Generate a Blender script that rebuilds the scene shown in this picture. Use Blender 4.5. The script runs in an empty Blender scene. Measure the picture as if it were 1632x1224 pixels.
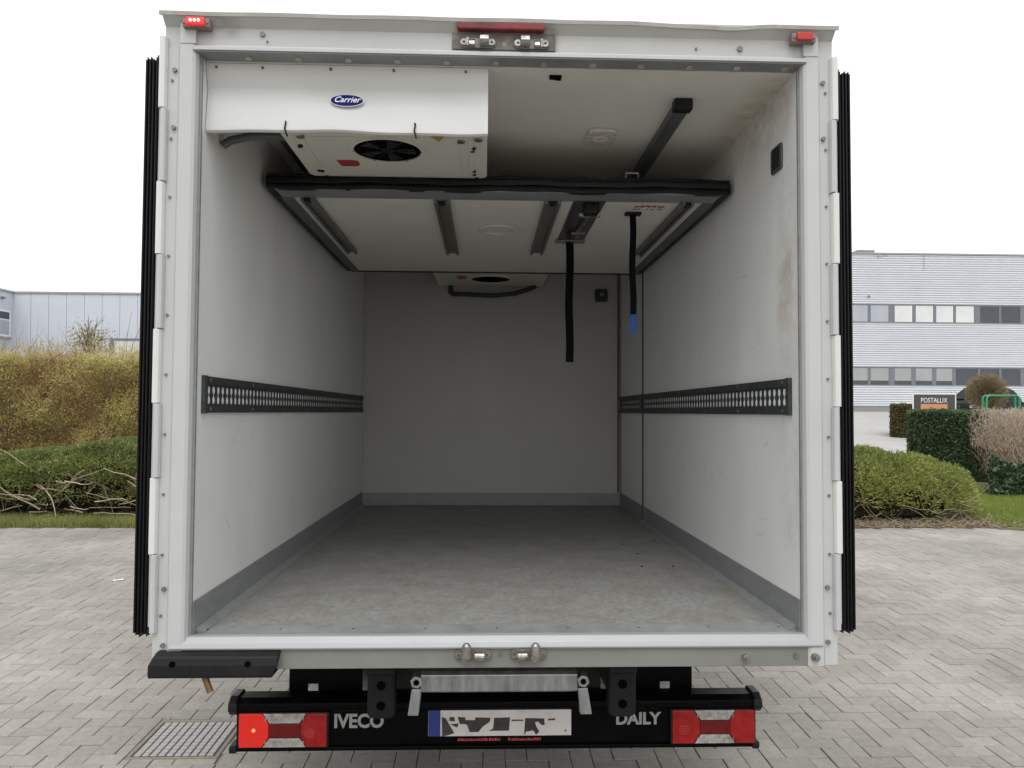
import bpy, bmesh, math, random
import numpy as np
from mathutils import Matrix, Vector, Euler
rnd = random.Random(7); rng = np.random.default_rng(7)
R = math.radians
SC = bpy.context.scene
COL = SC.collection

# ------------------------------------------------------------------ camera
CAM_H, CAM_D = 1.57, 2.377
NOSE = R(1.3)                      # the unladen truck sits nose down by this much
yaw, pitch, roll, FPX = R(1.967), R(2.065), R(0.3013), 1226.0
fw = Vector((math.sin(yaw), math.cos(yaw), 0)); rt = Vector((math.cos(yaw), -math.sin(yaw), 0)); up = Vector((0, 0, 1))
F = fw * math.cos(pitch) + up * math.sin(pitch); U = up * math.cos(pitch) - fw * math.sin(pitch)
R3 = rt * math.cos(roll) + U * math.sin(roll); U3 = U * math.cos(roll) - rt * math.sin(roll)
RW = Matrix.Rotation(-NOSE, 3, 'X')
CAMPOS = Vector((0, -CAM_D, CAM_H))
R3, U3, F = RW @ R3, RW @ U3, RW @ F
cd = bpy.data.cameras.new('camera'); cam = bpy.data.objects.new('camera', cd); COL.objects.link(cam)
cd.sensor_fit = 'HORIZONTAL'; cd.sensor_width = 36; cd.lens = FPX / 1632 * 36
cd.clip_start = 0.05; cd.clip_end = 3000
M = Matrix((R3, U3, -F)).transposed().to_4x4(); M.translation = CAMPOS
cam.matrix_world = M
SC.camera = cam

def pix(p):
    q = Vector(p) - CAMPOS; d = q.dot(F)
    return (816 + FPX * q.dot(R3) / d, 612 - FPX * q.dot(U3) / d, d)

# ------------------------------------------------------------------ world, sun, exposure
SUN_EL, SUN_AZ = R(60), R(185)
w = bpy.data.worlds.new('World'); SC.world = w; w.use_nodes = True
nt = w.node_tree; bg = nt.nodes['Background']
sky = nt.nodes.new('ShaderNodeTexSky'); sky.sky_type = 'NISHITA'; sky.sun_disc = False
sky.sun_elevation = SUN_EL; sky.sun_rotation = SUN_AZ; sky.air_density = 1.0; sky.dust_density = 1.0; sky.ozone_density = 1.0
hs = nt.nodes.new('ShaderNodeHueSaturation'); hs.inputs['Saturation'].default_value = 0.10
nt.links.new(sky.outputs[0], hs.inputs['Color'])
# a closed, even cloud deck over the clear sky
deck = nt.nodes.new('ShaderNodeMix'); deck.data_type = 'RGBA'; deck.inputs[0].default_value = 0.93
deck.inputs[7].default_value = (7.6, 7.7, 7.8, 1)
nt.links.new(hs.outputs[0], deck.inputs[6]); nt.links.new(deck.outputs[2], bg.inputs['Color'])
bg.inputs['Strength'].default_value = 0.13
sd = bpy.data.lights.new('sun', 'SUN'); so = bpy.data.objects.new('sun', sd); COL.objects.link(so)
sd.energy = 1.3; sd.angle = R(40); sd.color = (1, 0.98, 0.95)
sdir = Vector((math.sin(SUN_AZ) * math.cos(SUN_EL), math.cos(SUN_AZ) * math.cos(SUN_EL), math.sin(SUN_EL)))
so.rotation_euler = sdir.to_track_quat('Z', 'Y').to_euler()
SC.view_settings.view_transform = 'Standard'; SC.view_settings.look = 'None'
SC.view_settings.exposure = 0.45; SC.view_settings.gamma = 1.0; SC.view_settings.use_curve_mapping = False
SC.cycles.max_bounces = 10; SC.cycles.diffuse_bounces = 6; SC.cycles.use_denoising = True
SC.cycles.sample_clamp_indirect = 6

# ------------------------------------------------------------------ helpers
def tag(o, label=None, cat=None, group=None, kind=None):
    if label: o['label'] = label
    if cat: o['category'] = cat
    if group: o['group'] = group
    if kind: o['kind'] = kind
    return o
def empty(name, loc=(0, 0, 0), rz=0, parent=None):
    o = bpy.data.objects.new(name, None); COL.objects.link(o); o.location = loc; o.rotation_euler = (0, 0, rz)
    o.empty_display_size = 0.1
    if parent: o.parent = parent
    return o
class MB:
    def __init__(s): s.v = []; s.f = []
    def add(s, vs, fs):
        b = len(s.v); s.v += [tuple(x) for x in vs]; s.f += [tuple(i + b for i in f) for f in fs]; return s
    def box(s, x0, x1, y0, y1, z0, z1):
        return s.add([(x0,y0,z0),(x1,y0,z0),(x1,y1,z0),(x0,y1,z0),(x0,y0,z1),(x1,y0,z1),(x1,y1,z1),(x0,y1,z1)],
                     [(0,3,2,1),(4,5,6,7),(0,1,5,4),(1,2,6,5),(2,3,7,6),(3,0,4,7)])
    def prism(s, poly, a, b, axis='x'):
        # poly: 2-D points; axis x: (y,z)  y: (x,z)  z: (x,y)
        n = len(poly)
        def P(p, t): return {'x': (t, p[0], p[1]), 'y': (p[0], t, p[1]), 'z': (p[0], p[1], t)}[axis]
        vs = [P(p, a) for p in poly] + [P(p, b) for p in poly]
        fs = [tuple(range(n))[::-1], tuple(range(n, 2 * n))] + [(i, (i + 1) % n, n + (i + 1) % n, n + i) for i in range(n)]
        return s.add(vs, fs)
    def cyl(s, p0, p1, r, n=12, r1=None):
        p0, p1 = Vector(p0), Vector(p1); d = (p1 - p0).normalized()
        a = d.orthogonal().normalized(); b = d.cross(a); r1 = r if r1 is None else r1
        vs = []
        for p, rr in ((p0, r), (p1, r1)):
            for i in range(n):
                t = 2 * math.pi * i / n; vs.append(p + a * (rr * math.cos(t)) + b * (rr * math.sin(t)))
        fs = [tuple(range(n))[::-1], tuple(range(n, 2 * n))] + [(i, (i + 1) % n, n + (i + 1) % n, n + i) for i in range(n)]
        return s.add(vs, fs)
    def tube(s, pts, r, n=8, taper=1.0):
        pts = [Vector(p) for p in pts]; m = len(pts); vs = []; fs = []
        a = None
        for k, p in enumerate(pts):
            d = (pts[min(k + 1, m - 1)] - pts[max(k - 1, 0)]).normalized()
            a = d.orthogonal().normalized() if a is None else (a - d * a.dot(d)).normalized()
            b = d.cross(a); rr = r * (1 + (taper - 1) * k / max(1, m - 1))
            for i in range(n):
                t = 2 * math.pi * i / n; vs.append(p + a * (rr * math.cos(t)) + b * (rr * math.sin(t)))
        for k in range(m - 1):
            for i in range(n):
                fs.append((k*n+i, k*n+(i+1)%n, (k+1)*n+(i+1)%n, (k+1)*n+i))
        fs += [tuple(range(n))[::-1], tuple(range((m-1)*n, m*n))]
        return s.add(vs, fs)
    def ring(s, c, r0, r1, t, axis='y', n=32, sx=1, sz=1):
        # flat annulus with thickness
        vs = []
        for d in (0, t):
            for r in (r0, r1):
                for i in range(n):
                    a = 2*math.pi*i/n; u, v = r*math.cos(a)*sx, r*math.sin(a)*sz
                    vs.append({'y': (c[0]+u, c[1]+d, c[2]+v), 'z': (c[0]+u, c[1]+v, c[2]+d), 'x': (c[0]+d, c[1]+u, c[2]+v)}[axis])
        fs = []
        for i in range(n):
            j = (i+1) % n
            fs += [(i, j, n+j, n+i), (2*n+i, 3*n+i, 3*n+j, 2*n+j), (n+i, n+j, 3*n+j, 3*n+i), (i, 2*n+i, 2*n+j, j)]
        return s.add(vs, fs)
    def build(s, name, m, parent=None, smooth=False, bevel=0, seg=2, label=None):
        me = bpy.data.meshes.new(name); me.from_pydata(s.v, [], s.f); me.validate()
        bm = bmesh.new(); bm.from_mesh(me); bmesh.ops.recalc_face_normals(bm, faces=bm.faces); bm.to_mesh(me); bm.free()
        o = bpy.data.objects.new(name, me); COL.objects.link(o)
        if m: me.materials.append(m)
        if parent: o.parent = parent
        if smooth:
            me.polygons.foreach_set('use_smooth', [True] * len(me.polygons))
            try: me.set_sharp_from_angle(angle=R(40))
            except Exception: pass
        if bevel:
            b = o.modifiers.new('bevel', 'BEVEL'); b.width = bevel; b.segments = seg; b.limit_method = 'ANGLE'; b.angle_limit = R(40)
        if label: o['label'] = label
        return o
def rpoly(x0, x1, z0, z1, r, n=4):
    pts = []
    for cx, cz, a0 in ((x1-r, z1-r, 0), (x0+r, z1-r, 90), (x0+r, z0+r, 180), (x1-r, z0+r, 270)):
        for k in range(n + 1):
            a = R(a0 + 90 * k / n); pts.append((cx + r*math.cos(a), cz + r*math.sin(a)))
    return pts
def ell(cx, cz, a, b, n=28): return [(cx + a*math.cos(2*math.pi*i/n), cz + b*math.sin(2*math.pi*i/n)) for i in range(n)]
def text_mesh(name, body, size, m, parent, loc, rot=(math.pi/2, 0, 0), shear=0, offset=0, sx=1, label=None, extrude=0.0006):
    cu = bpy.data.curves.new(name, 'FONT'); cu.body = body; cu.size = size; cu.shear = shear; cu.offset = offset
    cu.extrude = extrude; cu.align_x = 'CENTER'; cu.align_y = 'CENTER'; cu.resolution_u = 3
    t = bpy.data.objects.new(name + '_tmp', cu); COL.objects.link(t)
    bpy.context.view_layer.update()
    me = bpy.data.meshes.new_from_object(t.evaluated_get(bpy.context.evaluated_depsgraph_get()))
    bpy.data.objects.remove(t); bpy.data.curves.remove(cu)
    me.transform(Matrix.Translation(loc) @ Euler(rot).to_matrix().to_4x4() @ Matrix.Diagonal((sx, 1, 1, 1)))
    me.materials.clear(); me.materials.append(m); me.name = name
    o = bpy.data.objects.new(name, me); COL.objects.link(o); o.parent = parent
    if label: o['label'] = label
    return o

# ------------------------------------------------------------------ materials
def N(nt, t, **kw):
    n = nt.nodes.new(t)
    for k, v in kw.items(): setattr(n, k, v)
    return n
def pm(name, col, rough=0.5, metal=0.0, var=0.12, vscale=6, bump=0.0, bscale=80, col2=None, c2scale=3, c2lo=0.5, c2hi=0.7, c2amt=1.0, stretch=(1,1,1), spec=0.5, coat=0, rvar=0.1):
    m = bpy.data.materials.new(name); m.use_nodes = True; nt = m.node_tree; b = nt.nodes['Principled BSDF']
    L = nt.links.new
    tc = N(nt, 'ShaderNodeTexCoord'); mp = N(nt, 'ShaderNodeMapping'); mp.inputs['Scale'].default_value = stretch
    L(tc.outputs['Object'], mp.inputs['Vector'])
    n1 = N(nt, 'ShaderNodeTexNoise'); n1.inputs['Scale'].default_value = vscale; n1.inputs['Detail'].default_value = 6; n1.inputs['Roughness'].default_value = 0.65
    L(mp.outputs[0], n1.inputs['Vector'])
    mx = N(nt, 'ShaderNodeMix', data_type='RGBA')
    lo = [c * (1 - var) for c in col]; hi = [min(1, c * (1 + var)) for c in col]
    mx.inputs[6].default_value = (*lo, 1); mx.inputs[7].default_value = (*hi, 1)
    mr = N(nt, 'ShaderNodeMapRange'); mr.inputs[1].default_value = 0.3; mr.inputs[2].default_value = 0.7
    L(n1.outputs[0], mr.inputs[0]); L(mr.outputs[0], mx.inputs[0])
    out = mx.outputs[2]
    if col2:
        n2 = N(nt, 'ShaderNodeTexNoise'); n2.inputs['Scale'].default_value = c2scale; n2.inputs['Detail'].default_value = 8; n2.inputs['Roughness'].default_value = 0.7
        L(mp.outputs[0], n2.inputs['Vector'])
        m2 = N(nt, 'ShaderNodeMapRange'); m2.inputs[1].default_value = c2lo; m2.inputs[2].default_value = c2hi; m2.inputs[4].default_value = c2amt
        L(n2.outputs[0], m2.inputs[0])
        mx2 = N(nt, 'ShaderNodeMix', data_type='RGBA'); L(m2.outputs[0], mx2.inputs[0]); L(out, mx2.inputs[6]); mx2.inputs[7].default_value = (*col2, 1)
        out = mx2.outputs[2]
    L(out, b.inputs['Base Color'])
    r2 = N(nt, 'ShaderNodeMapRange'); r2.inputs[1].default_value = 0.3; r2.inputs[2].default_value = 0.7
    r2.inputs[3].default_value = max(0.03, rough - rvar); r2.inputs[4].default_value = min(1, rough + rvar)
    L(n1.outputs[0], r2.inputs[0]); L(r2.outputs[0], b.inputs['Roughness'])
    b.inputs['Metallic'].default_value = metal; b.inputs['Specular IOR Level'].default_value = spec; b.inputs['Coat Weight'].default_value = coat
    if bump:
        n3 = N(nt, 'ShaderNodeTexNoise'); n3.inputs['Scale'].default_value = bscale; n3.inputs['Detail'].default_value = 4
        L(mp.outputs[0], n3.inputs['Vector'])
        bp = N(nt, 'ShaderNodeBump'); bp.inputs['Strength'].default_value = bump; bp.inputs['Distance'].default_value = 0.01
        L(n3.outputs[0], bp.inputs['Height']); L(bp.outputs[0], b.inputs['Normal'])
    m['out'] = 1
    return m
def base_socket(m):
    b = m.node_tree.nodes['Principled BSDF']; return b, b.inputs['Base Color'].links[0].from_socket
def overlay_mask(m, color, spec, amount):
    """mix a stain colour in where object coordinates fall inside soft ranges: spec = list of (axis, lo0, lo1, hi1, hi0)"""
    nt = m.node_tree; L = nt.links.new; b, src = base_socket(m)
    tc = N(nt, 'ShaderNodeTexCoord'); sp = N(nt, 'ShaderNodeSeparateXYZ')
    nz = N(nt, 'ShaderNodeTexNoise'); nz.inputs['Scale'].default_value = 13; nz.inputs['Detail'].default_value = 9; nz.inputs['Roughness'].default_value = 0.72
    L(tc.outputs['Object'], nz.inputs['Vector']); L(tc.outputs['Object'], sp.inputs[0])
    cur = None
    for ax, a0, a1, b1, b0 in spec:
        for (lo, hi) in ((a0, a1), (b0, b1)):
            mr = N(nt, 'ShaderNodeMapRange', interpolation_type='SMOOTHSTEP')
            mr.inputs[1].default_value = lo; mr.inputs[2].default_value = hi
            L(sp.outputs[ax], mr.inputs[0])
            if cur is None: cur = mr.outputs[0]
            else:
                mu = N(nt, 'ShaderNodeMath', operation='MULTIPLY'); L(cur, mu.inputs[0]); L(mr.outputs[0], mu.inputs[1]); cur = mu.outputs[0]
    mr = N(nt, 'ShaderNodeMapRange'); mr.inputs[1].default_value = 0.38; mr.inputs[2].default_value = 0.64; mr.inputs[3].default_value = 0.12; mr.inputs[4].default_value = 1.0
    L(nz.outputs[0], mr.inputs[0])
    mu = N(nt, 'ShaderNodeMath', operation='MULTIPLY'); L(cur, mu.inputs[0]); L(mr.outputs[0], mu.inputs[1])
    mu2 = N(nt, 'ShaderNodeMath', operation='MULTIPLY'); L(mu.outputs[0], mu2.inputs[0]); mu2.inputs[1].default_value = amount
    mx = N(nt, 'ShaderNodeMix', data_type='RGBA'); L(mu2.outputs[0], mx.inputs[0]); L(src, mx.inputs[6]); mx.inputs[7].default_value = (*color, 1)
    L(mx.outputs[2], b.inputs['Base Color'])
def emissive(name, col, strength, base):
    m = pm(name, base, rough=0.25, var=0.1, vscale=60)
    b = m.node_tree.nodes['Principled BSDF']; b.inputs['Emission Color'].default_value = (*col, 1); b.inputs['Emission Strength'].default_value = strength
    return m
def leafmat(name, cols, trans=0.25, rough=0.6):
    m = bpy.data.materials.new(name); m.use_nodes = True; nt = m.node_tree; b = nt.nodes['Principled BSDF']; L = nt.links.new
    g = N(nt, 'ShaderNodeNewGeometry'); cr = N(nt, 'ShaderNodeValToRGB'); e = cr.color_ramp.elements
    while len(e) < len(cols): e.new(0.5)
    for i, c in enumerate(cols):
        e[i].position = i / max(1, len(cols) - 1); e[i].color = (*c, 1)
    tc = N(nt, 'ShaderNodeTexCoord'); nz = N(nt, 'ShaderNodeTexNoise'); nz.inputs['Scale'].default_value = 1.6; nz.inputs['Detail'].default_value = 3
    L(tc.outputs['Object'], nz.inputs['Vector'])
    mth = N(nt, 'ShaderNodeMath', operation='MULTIPLY_ADD'); mth.inputs[1].default_value = 0.55
    mr = N(nt, 'ShaderNodeMapRange'); mr.inputs[1].default_value = 0.3; mr.inputs[2].default_value = 0.7; mr.inputs[4].default_value = 0.45
    L(nz.outputs[0], mr.inputs[0]); L(g.outputs['Random Per Island'], mth.inputs[0]); L(mr.outputs[0], mth.inputs[2])
    L(mth.outputs[0], cr.inputs[0]); L(cr.outputs[0], b.inputs['Base Color']); b.inputs['Roughness'].default_value = rough
    b.inputs['Specular IOR Level'].default_value = 0.3
    tr = N(nt, 'ShaderNodeBsdfTranslucent'); L(cr.outputs[0], tr.inputs['Color'])
    ms = N(nt, 'ShaderNodeMixShader'); ms.inputs[0].default_value = trans
    L(b.outputs[0], ms.inputs[1]); L(tr.outputs[0], ms.inputs[2]); L(ms.outputs[0], nt.nodes['Material Output'].inputs['Surface'])
    return m
def glassmat(name, col, rough=0.06, var=0.1):
    m = pm(name, col, rough=rough, var=var, vscale=0.8, rvar=0.02, spec=0.8); return m

WHITE = pm('white_painted_metal', (0.465, 0.47, 0.465), 0.38, var=0.05, vscale=3, col2=(0.42, 0.40, 0.36), c2scale=14, c2lo=0.62, c2hi=0.85, c2amt=0.5, bump=0.03, bscale=30)
WHITE2 = pm('white_coated_sheet', (0.62, 0.625, 0.61), 0.42, var=0.03, vscale=4, col2=(0.52, 0.50, 0.45), c2scale=11, c2lo=0.66, c2hi=0.9, c2amt=0.4)
HEADER = pm('white_painted_header', (0.46, 0.46, 0.445), 0.4, var=0.06, vscale=4, col2=(0.4, 0.38, 0.34), c2scale=9, c2lo=0.6, c2hi=0.85, c2amt=0.5)
overlay_mask(HEADER, (0.15, 0.125, 0.105), [(0, -0.115, -0.085, 0.195, 0.235), (2, 2.695, 2.706, 2.80, 2.81)], 0.95)
overlay_mask(HEADER, (0.2, 0.18, 0.16), [(0, -0.97, -0.9, -0.8, -0.74), (2, 2.71, 2.74, 2.79, 2.80)], 0.6)
overlay_mask(HEADER, (0.2, 0.18, 0.16), [(0, 0.88, 0.95, 1.04, 1.08), (2, 2.71, 2.74, 2.79, 2.80)], 0.6)
WALLM = pm('white_grp_wall', (0.78, 0.785, 0.77), 0.42, var=0.035, vscale=5, stretch=(1, 1, 0.25), col2=(0.50, 0.48, 0.44), c2scale=4, c2lo=0.60, c2hi=0.85, c2amt=0.5, bump=0.04, bscale=120)
WALLR = pm('white_grp_wall_stained', (0.78, 0.785, 0.77), 0.42, var=0.035, vscale=5, stretch=(1, 1, 0.3), col2=(0.4, 0.37, 0.31), c2scale=9, c2lo=0.63, c2hi=0.8, c2amt=0.6, bump=0.04, bscale=120)
overlay_mask(WALLR, (0.33, 0.25, 0.11), [(1, 0.02, 0.12, 0.5, 1.0), (2, 2.40, 2.66, 2.72, 2.75)], 0.6)
overlay_mask(WALLR, (0.40, 0.32, 0.17), [(1, 0.06, 0.10, 0.17, 0.23), (2, 1.80, 1.92, 2.05, 2.2)], 0.5)
overlay_mask(WALLR, (0.42, 0.38, 0.31), [(1, 0.03, 0.06, 0.14, 0.24), (2, 1.0, 1.2, 2.3, 2.5)], 0.28)
CEILM = pm('white_grp_ceiling', (0.72, 0.705, 0.66), 0.45, var=0.04, vscale=4, col2=(0.46, 0.43, 0.36), c2scale=6, c2lo=0.6, c2hi=0.9, c2amt=0.4)
overlay_mask(CEILM, (0.33, 0.25, 0.11), [(0, 0.86, 0.99, 1.05, 1.1), (1, 0.05, 0.12, 0.5, 0.9)], 0.7)
BACKM = pm('shade_darkened_grp_wall', (0.40, 0.39, 0.368), 0.45, var=0.04, vscale=3, col2=(0.46, 0.40, 0.33), c2scale=8, c2lo=0.64, c2hi=0.85, c2amt=0.4)  # same GRP as the side walls, darkened to imitate shade deep inside
FLOORM = pm('grey_resin_floor', (0.235, 0.235, 0.222), 0.62, var=0.22, vscale=45, stretch=(1.15, 0.9, 1), col2=(0.135, 0.11, 0.085), c2scale=7, c2lo=0.42, c2hi=0.8, c2amt=0.6, bump=0.12, bscale=160)
ALU = pm('brushed_aluminium', (0.27, 0.28, 0.28), 0.65, metal=0.35, spec=0.3, var=0.14, vscale=9, stretch=(1, 1, 3), col2=(0.22, 0.215, 0.2), c2scale=12, c2lo=0.55, c2hi=0.8, c2amt=0.5)
ALUB = pm('bright_aluminium_sill', (0.315, 0.32, 0.33), 0.42, metal=0.15, var=0.06, vscale=12, stretch=(0.3, 1, 1), col2=(0.42, 0.40, 0.37), c2scale=40, c2lo=0.62, c2hi=0.75, c2amt=0.7)
ALUD = pm('dark_aluminium_profile', (0.13, 0.14, 0.145), 0.45, metal=0.5, var=0.2, vscale=10)
RIBM = pm('grey_anodised_rail', (0.20, 0.195, 0.18), 0.5, metal=0.6, var=0.15, vscale=14)
GALV = pm('weathered_galvanised_steel', (0.055, 0.066, 0.064), 0.5, metal=0.4, var=0.35, vscale=22, spec=0.3, col2=(0.25, 0.27, 0.265), c2scale=40, c2lo=0.6, c2hi=0.75, c2amt=0.5)
GALVB = pm('galvanised_steel', (0.34, 0.355, 0.36), 0.36, metal=0.85, var=0.3, vscale=12, stretch=(3, 1, 0.6), col2=(0.16, 0.15, 0.14), c2scale=9, c2lo=0.52, c2hi=0.75, c2amt=0.7)
STEEL = pm('stainless_steel', (0.33, 0.32, 0.30), 0.30, metal=0.9, var=0.4, vscale=45, col2=(0.08, 0.06, 0.05), c2scale=60, c2lo=0.5, c2hi=0.7, c2amt=0.75)
RUBBER = pm('black_rubber', (0.010, 0.010, 0.011), 0.5, var=0.3, vscale=18, spec=0.22)
GASKET = pm('black_gasket_rubber', (0.005, 0.0045, 0.006), 0.42, var=0.3, vscale=20, spec=0.25)
PLASTIC = pm('black_plastic', (0.009, 0.009, 0.0095), 0.42, var=0.25, vscale=12, spec=0.25, col2=(0.03, 0.027, 0.025), c2scale=8, c2lo=0.58, c2hi=0.85, c2amt=0.6)
BLACKP = pm('black_painted_steel', (0.002, 0.002, 0.0023), 0.36, var=0.3, vscale=14, col2=(0.008, 0.007, 0.006), c2scale=15, c2lo=0.6, c2hi=0.8, c2amt=0.6, spec=0.07)
DARKM = pm('dirty_underbody_steel', (0.02, 0.019, 0.017), 0.75, var=0.4, vscale=9, col2=(0.05, 0.035, 0.025), c2scale=12, c2amt=0.7)
REDL = pm('red_lens', (0.33, 0.010, 0.010), 0.16, var=0.35, vscale=30, spec=0.3, coat=0.15)
REDD = pm('dark_red_lens', (0.15, 0.006, 0.006), 0.18, var=0.25, vscale=60, spec=0.3, coat=0.1)
REDW = pm('weathered_red_lens', (0.24, 0.04, 0.045), 0.55, var=0.25, vscale=25, spec=0.3, col2=(0.06, 0.03, 0.03), c2scale=14, c2lo=0.42, c2hi=0.7, c2amt=0.85)
REDLIT = emissive('lit_red_lens', (1.0, 0.022, 0.008), 0.26, (0.40, 0.012, 0.01))
LEDLIT = emissive('lit_led', (1.0, 0.50, 0.42), 2.2, (0.5, 0.2, 0.2))
REDGLOW = emissive('lit_red_marker_lens', (1.0, 0.04, 0.03), 0.35, (0.4, 0.02, 0.02))
CLEARL = pm('clear_ribbed_lens', (0.42, 0.40, 0.375), 0.2, var=0.4, vscale=40, coat=0.3, col2=(0.16, 0.12, 0.11), c2scale=25, c2lo=0.5, c2hi=0.7, c2amt=0.6)
STRAPB = pm('black_webbing', (0.004, 0.004, 0.005), 0.8, spec=0.1, var=0.2, vscale=60)
STRAPBL = pm('blue_webbing', (0.02, 0.08, 0.26), 0.7, var=0.2, vscale=60)
LOGOB = pm('blue_badge', (0.010, 0.014, 0.15), 0.55, var=0.05, spec=0.1)
PRINTW = pm('white_print', (0.80, 0.80, 0.80), 0.5, var=0.05)
LETTER = pm('worn_grey_lettering', (0.31, 0.31, 0.295), 0.5, var=0.15, vscale=40, col2=(0.1, 0.1, 0.1), c2scale=40, c2lo=0.6, c2hi=0.75, c2amt=0.7)
PLATEW = pm('dirty_white_plate', (0.60, 0.57, 0.545), 0.4, var=0.08, vscale=9, col2=(0.36, 0.28, 0.25), c2scale=14, c2lo=0.52, c2hi=0.75, c2amt=0.6)
PLATEB = pm('blue_plate_band', (0.012, 0.03, 0.19), 0.4, var=0.1)
SMUDGE = pm('dark_plate_smudge', (0.035, 0.028, 0.03), 0.5, var=0.5, vscale=30)
REDPRINT = pm('red_print', (0.38, 0.03, 0.04), 0.5, var=0.3, vscale=60)
REDSTICK = pm('red_sticker', (0.40, 0.03, 0.035), 0.4, var=0.15, vscale=20)
YELSTICK = pm('yellow_sticker', (0.45, 0.28, 0.05), 0.45, var=0.15, vscale=20)
EVAPM = pm('cream_evaporator_plastic', (0.67, 0.66, 0.59), 0.42, var=0.04, vscale=6)
DARKIN = pm('painted_dark_recess', (0.003, 0.003, 0.003), 0.9, var=0.3, spec=0.0)  # near-black fill imitating the shade inside holes and fan openings
BRASS = pm('tarnished_brass', (0.16, 0.10, 0.04), 0.5, metal=0.6, var=0.3, vscale=20)
TYRE = pm('tyre_rubber', (0.015, 0.015, 0.015), 0.8, var=0.3, vscale=20)
SCUFF = pm('grey_scuff', (0.42, 0.40, 0.38), 0.6, var=0.3, vscale=30)

# ================================================================== GROUND
def terr(x, y):
    t = min(1, max(0, (y - 20) / 14.0)); return 0.80 * t * t * (3 - 2 * t)
def sheet(name, xs, ys, zoff, m, kind='structure', parent=None):
    vs = [(x, y, terr(x, y) + zoff) for y in ys for x in xs]; n = len(xs)
    fs = [(j*n+i, j*n+i+1, (j+1)*n+i+1, (j+1)*n+i) for j in range(len(ys)-1) for i in range(n-1)]
    o = MB().add(vs, fs).build(name, m, parent, smooth=True); o['kind'] = kind; return o
EARTH = pm('bare_earth', (0.12, 0.095, 0.07), 0.95, var=0.3, vscale=4, bump=0.4, bscale=30, col2=(0.07, 0.075, 0.03), c2scale=3, c2amt=0.7)
ASPH = pm('pale_worn_asphalt', (0.36, 0.35, 0.335), 0.85, var=0.1, vscale=1.2, bump=0.2, bscale=60)
KERB = pm('pale_concrete_kerb', (0.52, 0.51, 0.48), 0.85, var=0.1, vscale=3, bump=0.2, bscale=40)
SAND = pm('joint_sand', (0.20, 0.183, 0.15), 0.95, var=0.25, vscale=12, bump=0.3, bscale=90)
GRASSBED = pm('turf_soil', (0.16, 0.16, 0.075), 0.95, var=0.3, vscale=5, bump=0.4, bscale=60)
ys = [-60, -30, -10, 0, 10, 18, 20, 21, 22, 23, 24, 25, 26, 27, 28, 29, 30, 31, 32, 33, 34, 36, 50, 120, 400, 1500]
xs = [-1500, -400, -120, -60, -30, -15, 0, 15, 30, 60, 120, 400, 1500]
sheet('ground', xs, ys, -0.05, EARTH)
sheet('driveway', [4, 10, 16, 22, 28, 40, 60], [18.9, 20, 21, 22, 23, 24, 25, 26, 27, 28, 29, 30, 31, 32, 33, 34, 36, 40], 0.0, ASPH)
kb = MB()
kb.box(4, 60, 18.35, 18.9, -0.05, 0.02); kb.build('driveway_kerb', KERB, bevel=0.02)['kind'] = 'structure'
# paved yard: sand bed and concrete block pavers laid in herringbone
VERGE = 6.72
yard = MB().box(-11, 11, -4.5, VERGE, -0.06, -0.009).build('paved_yard', SAND); yard['kind'] = 'structure'

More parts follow.
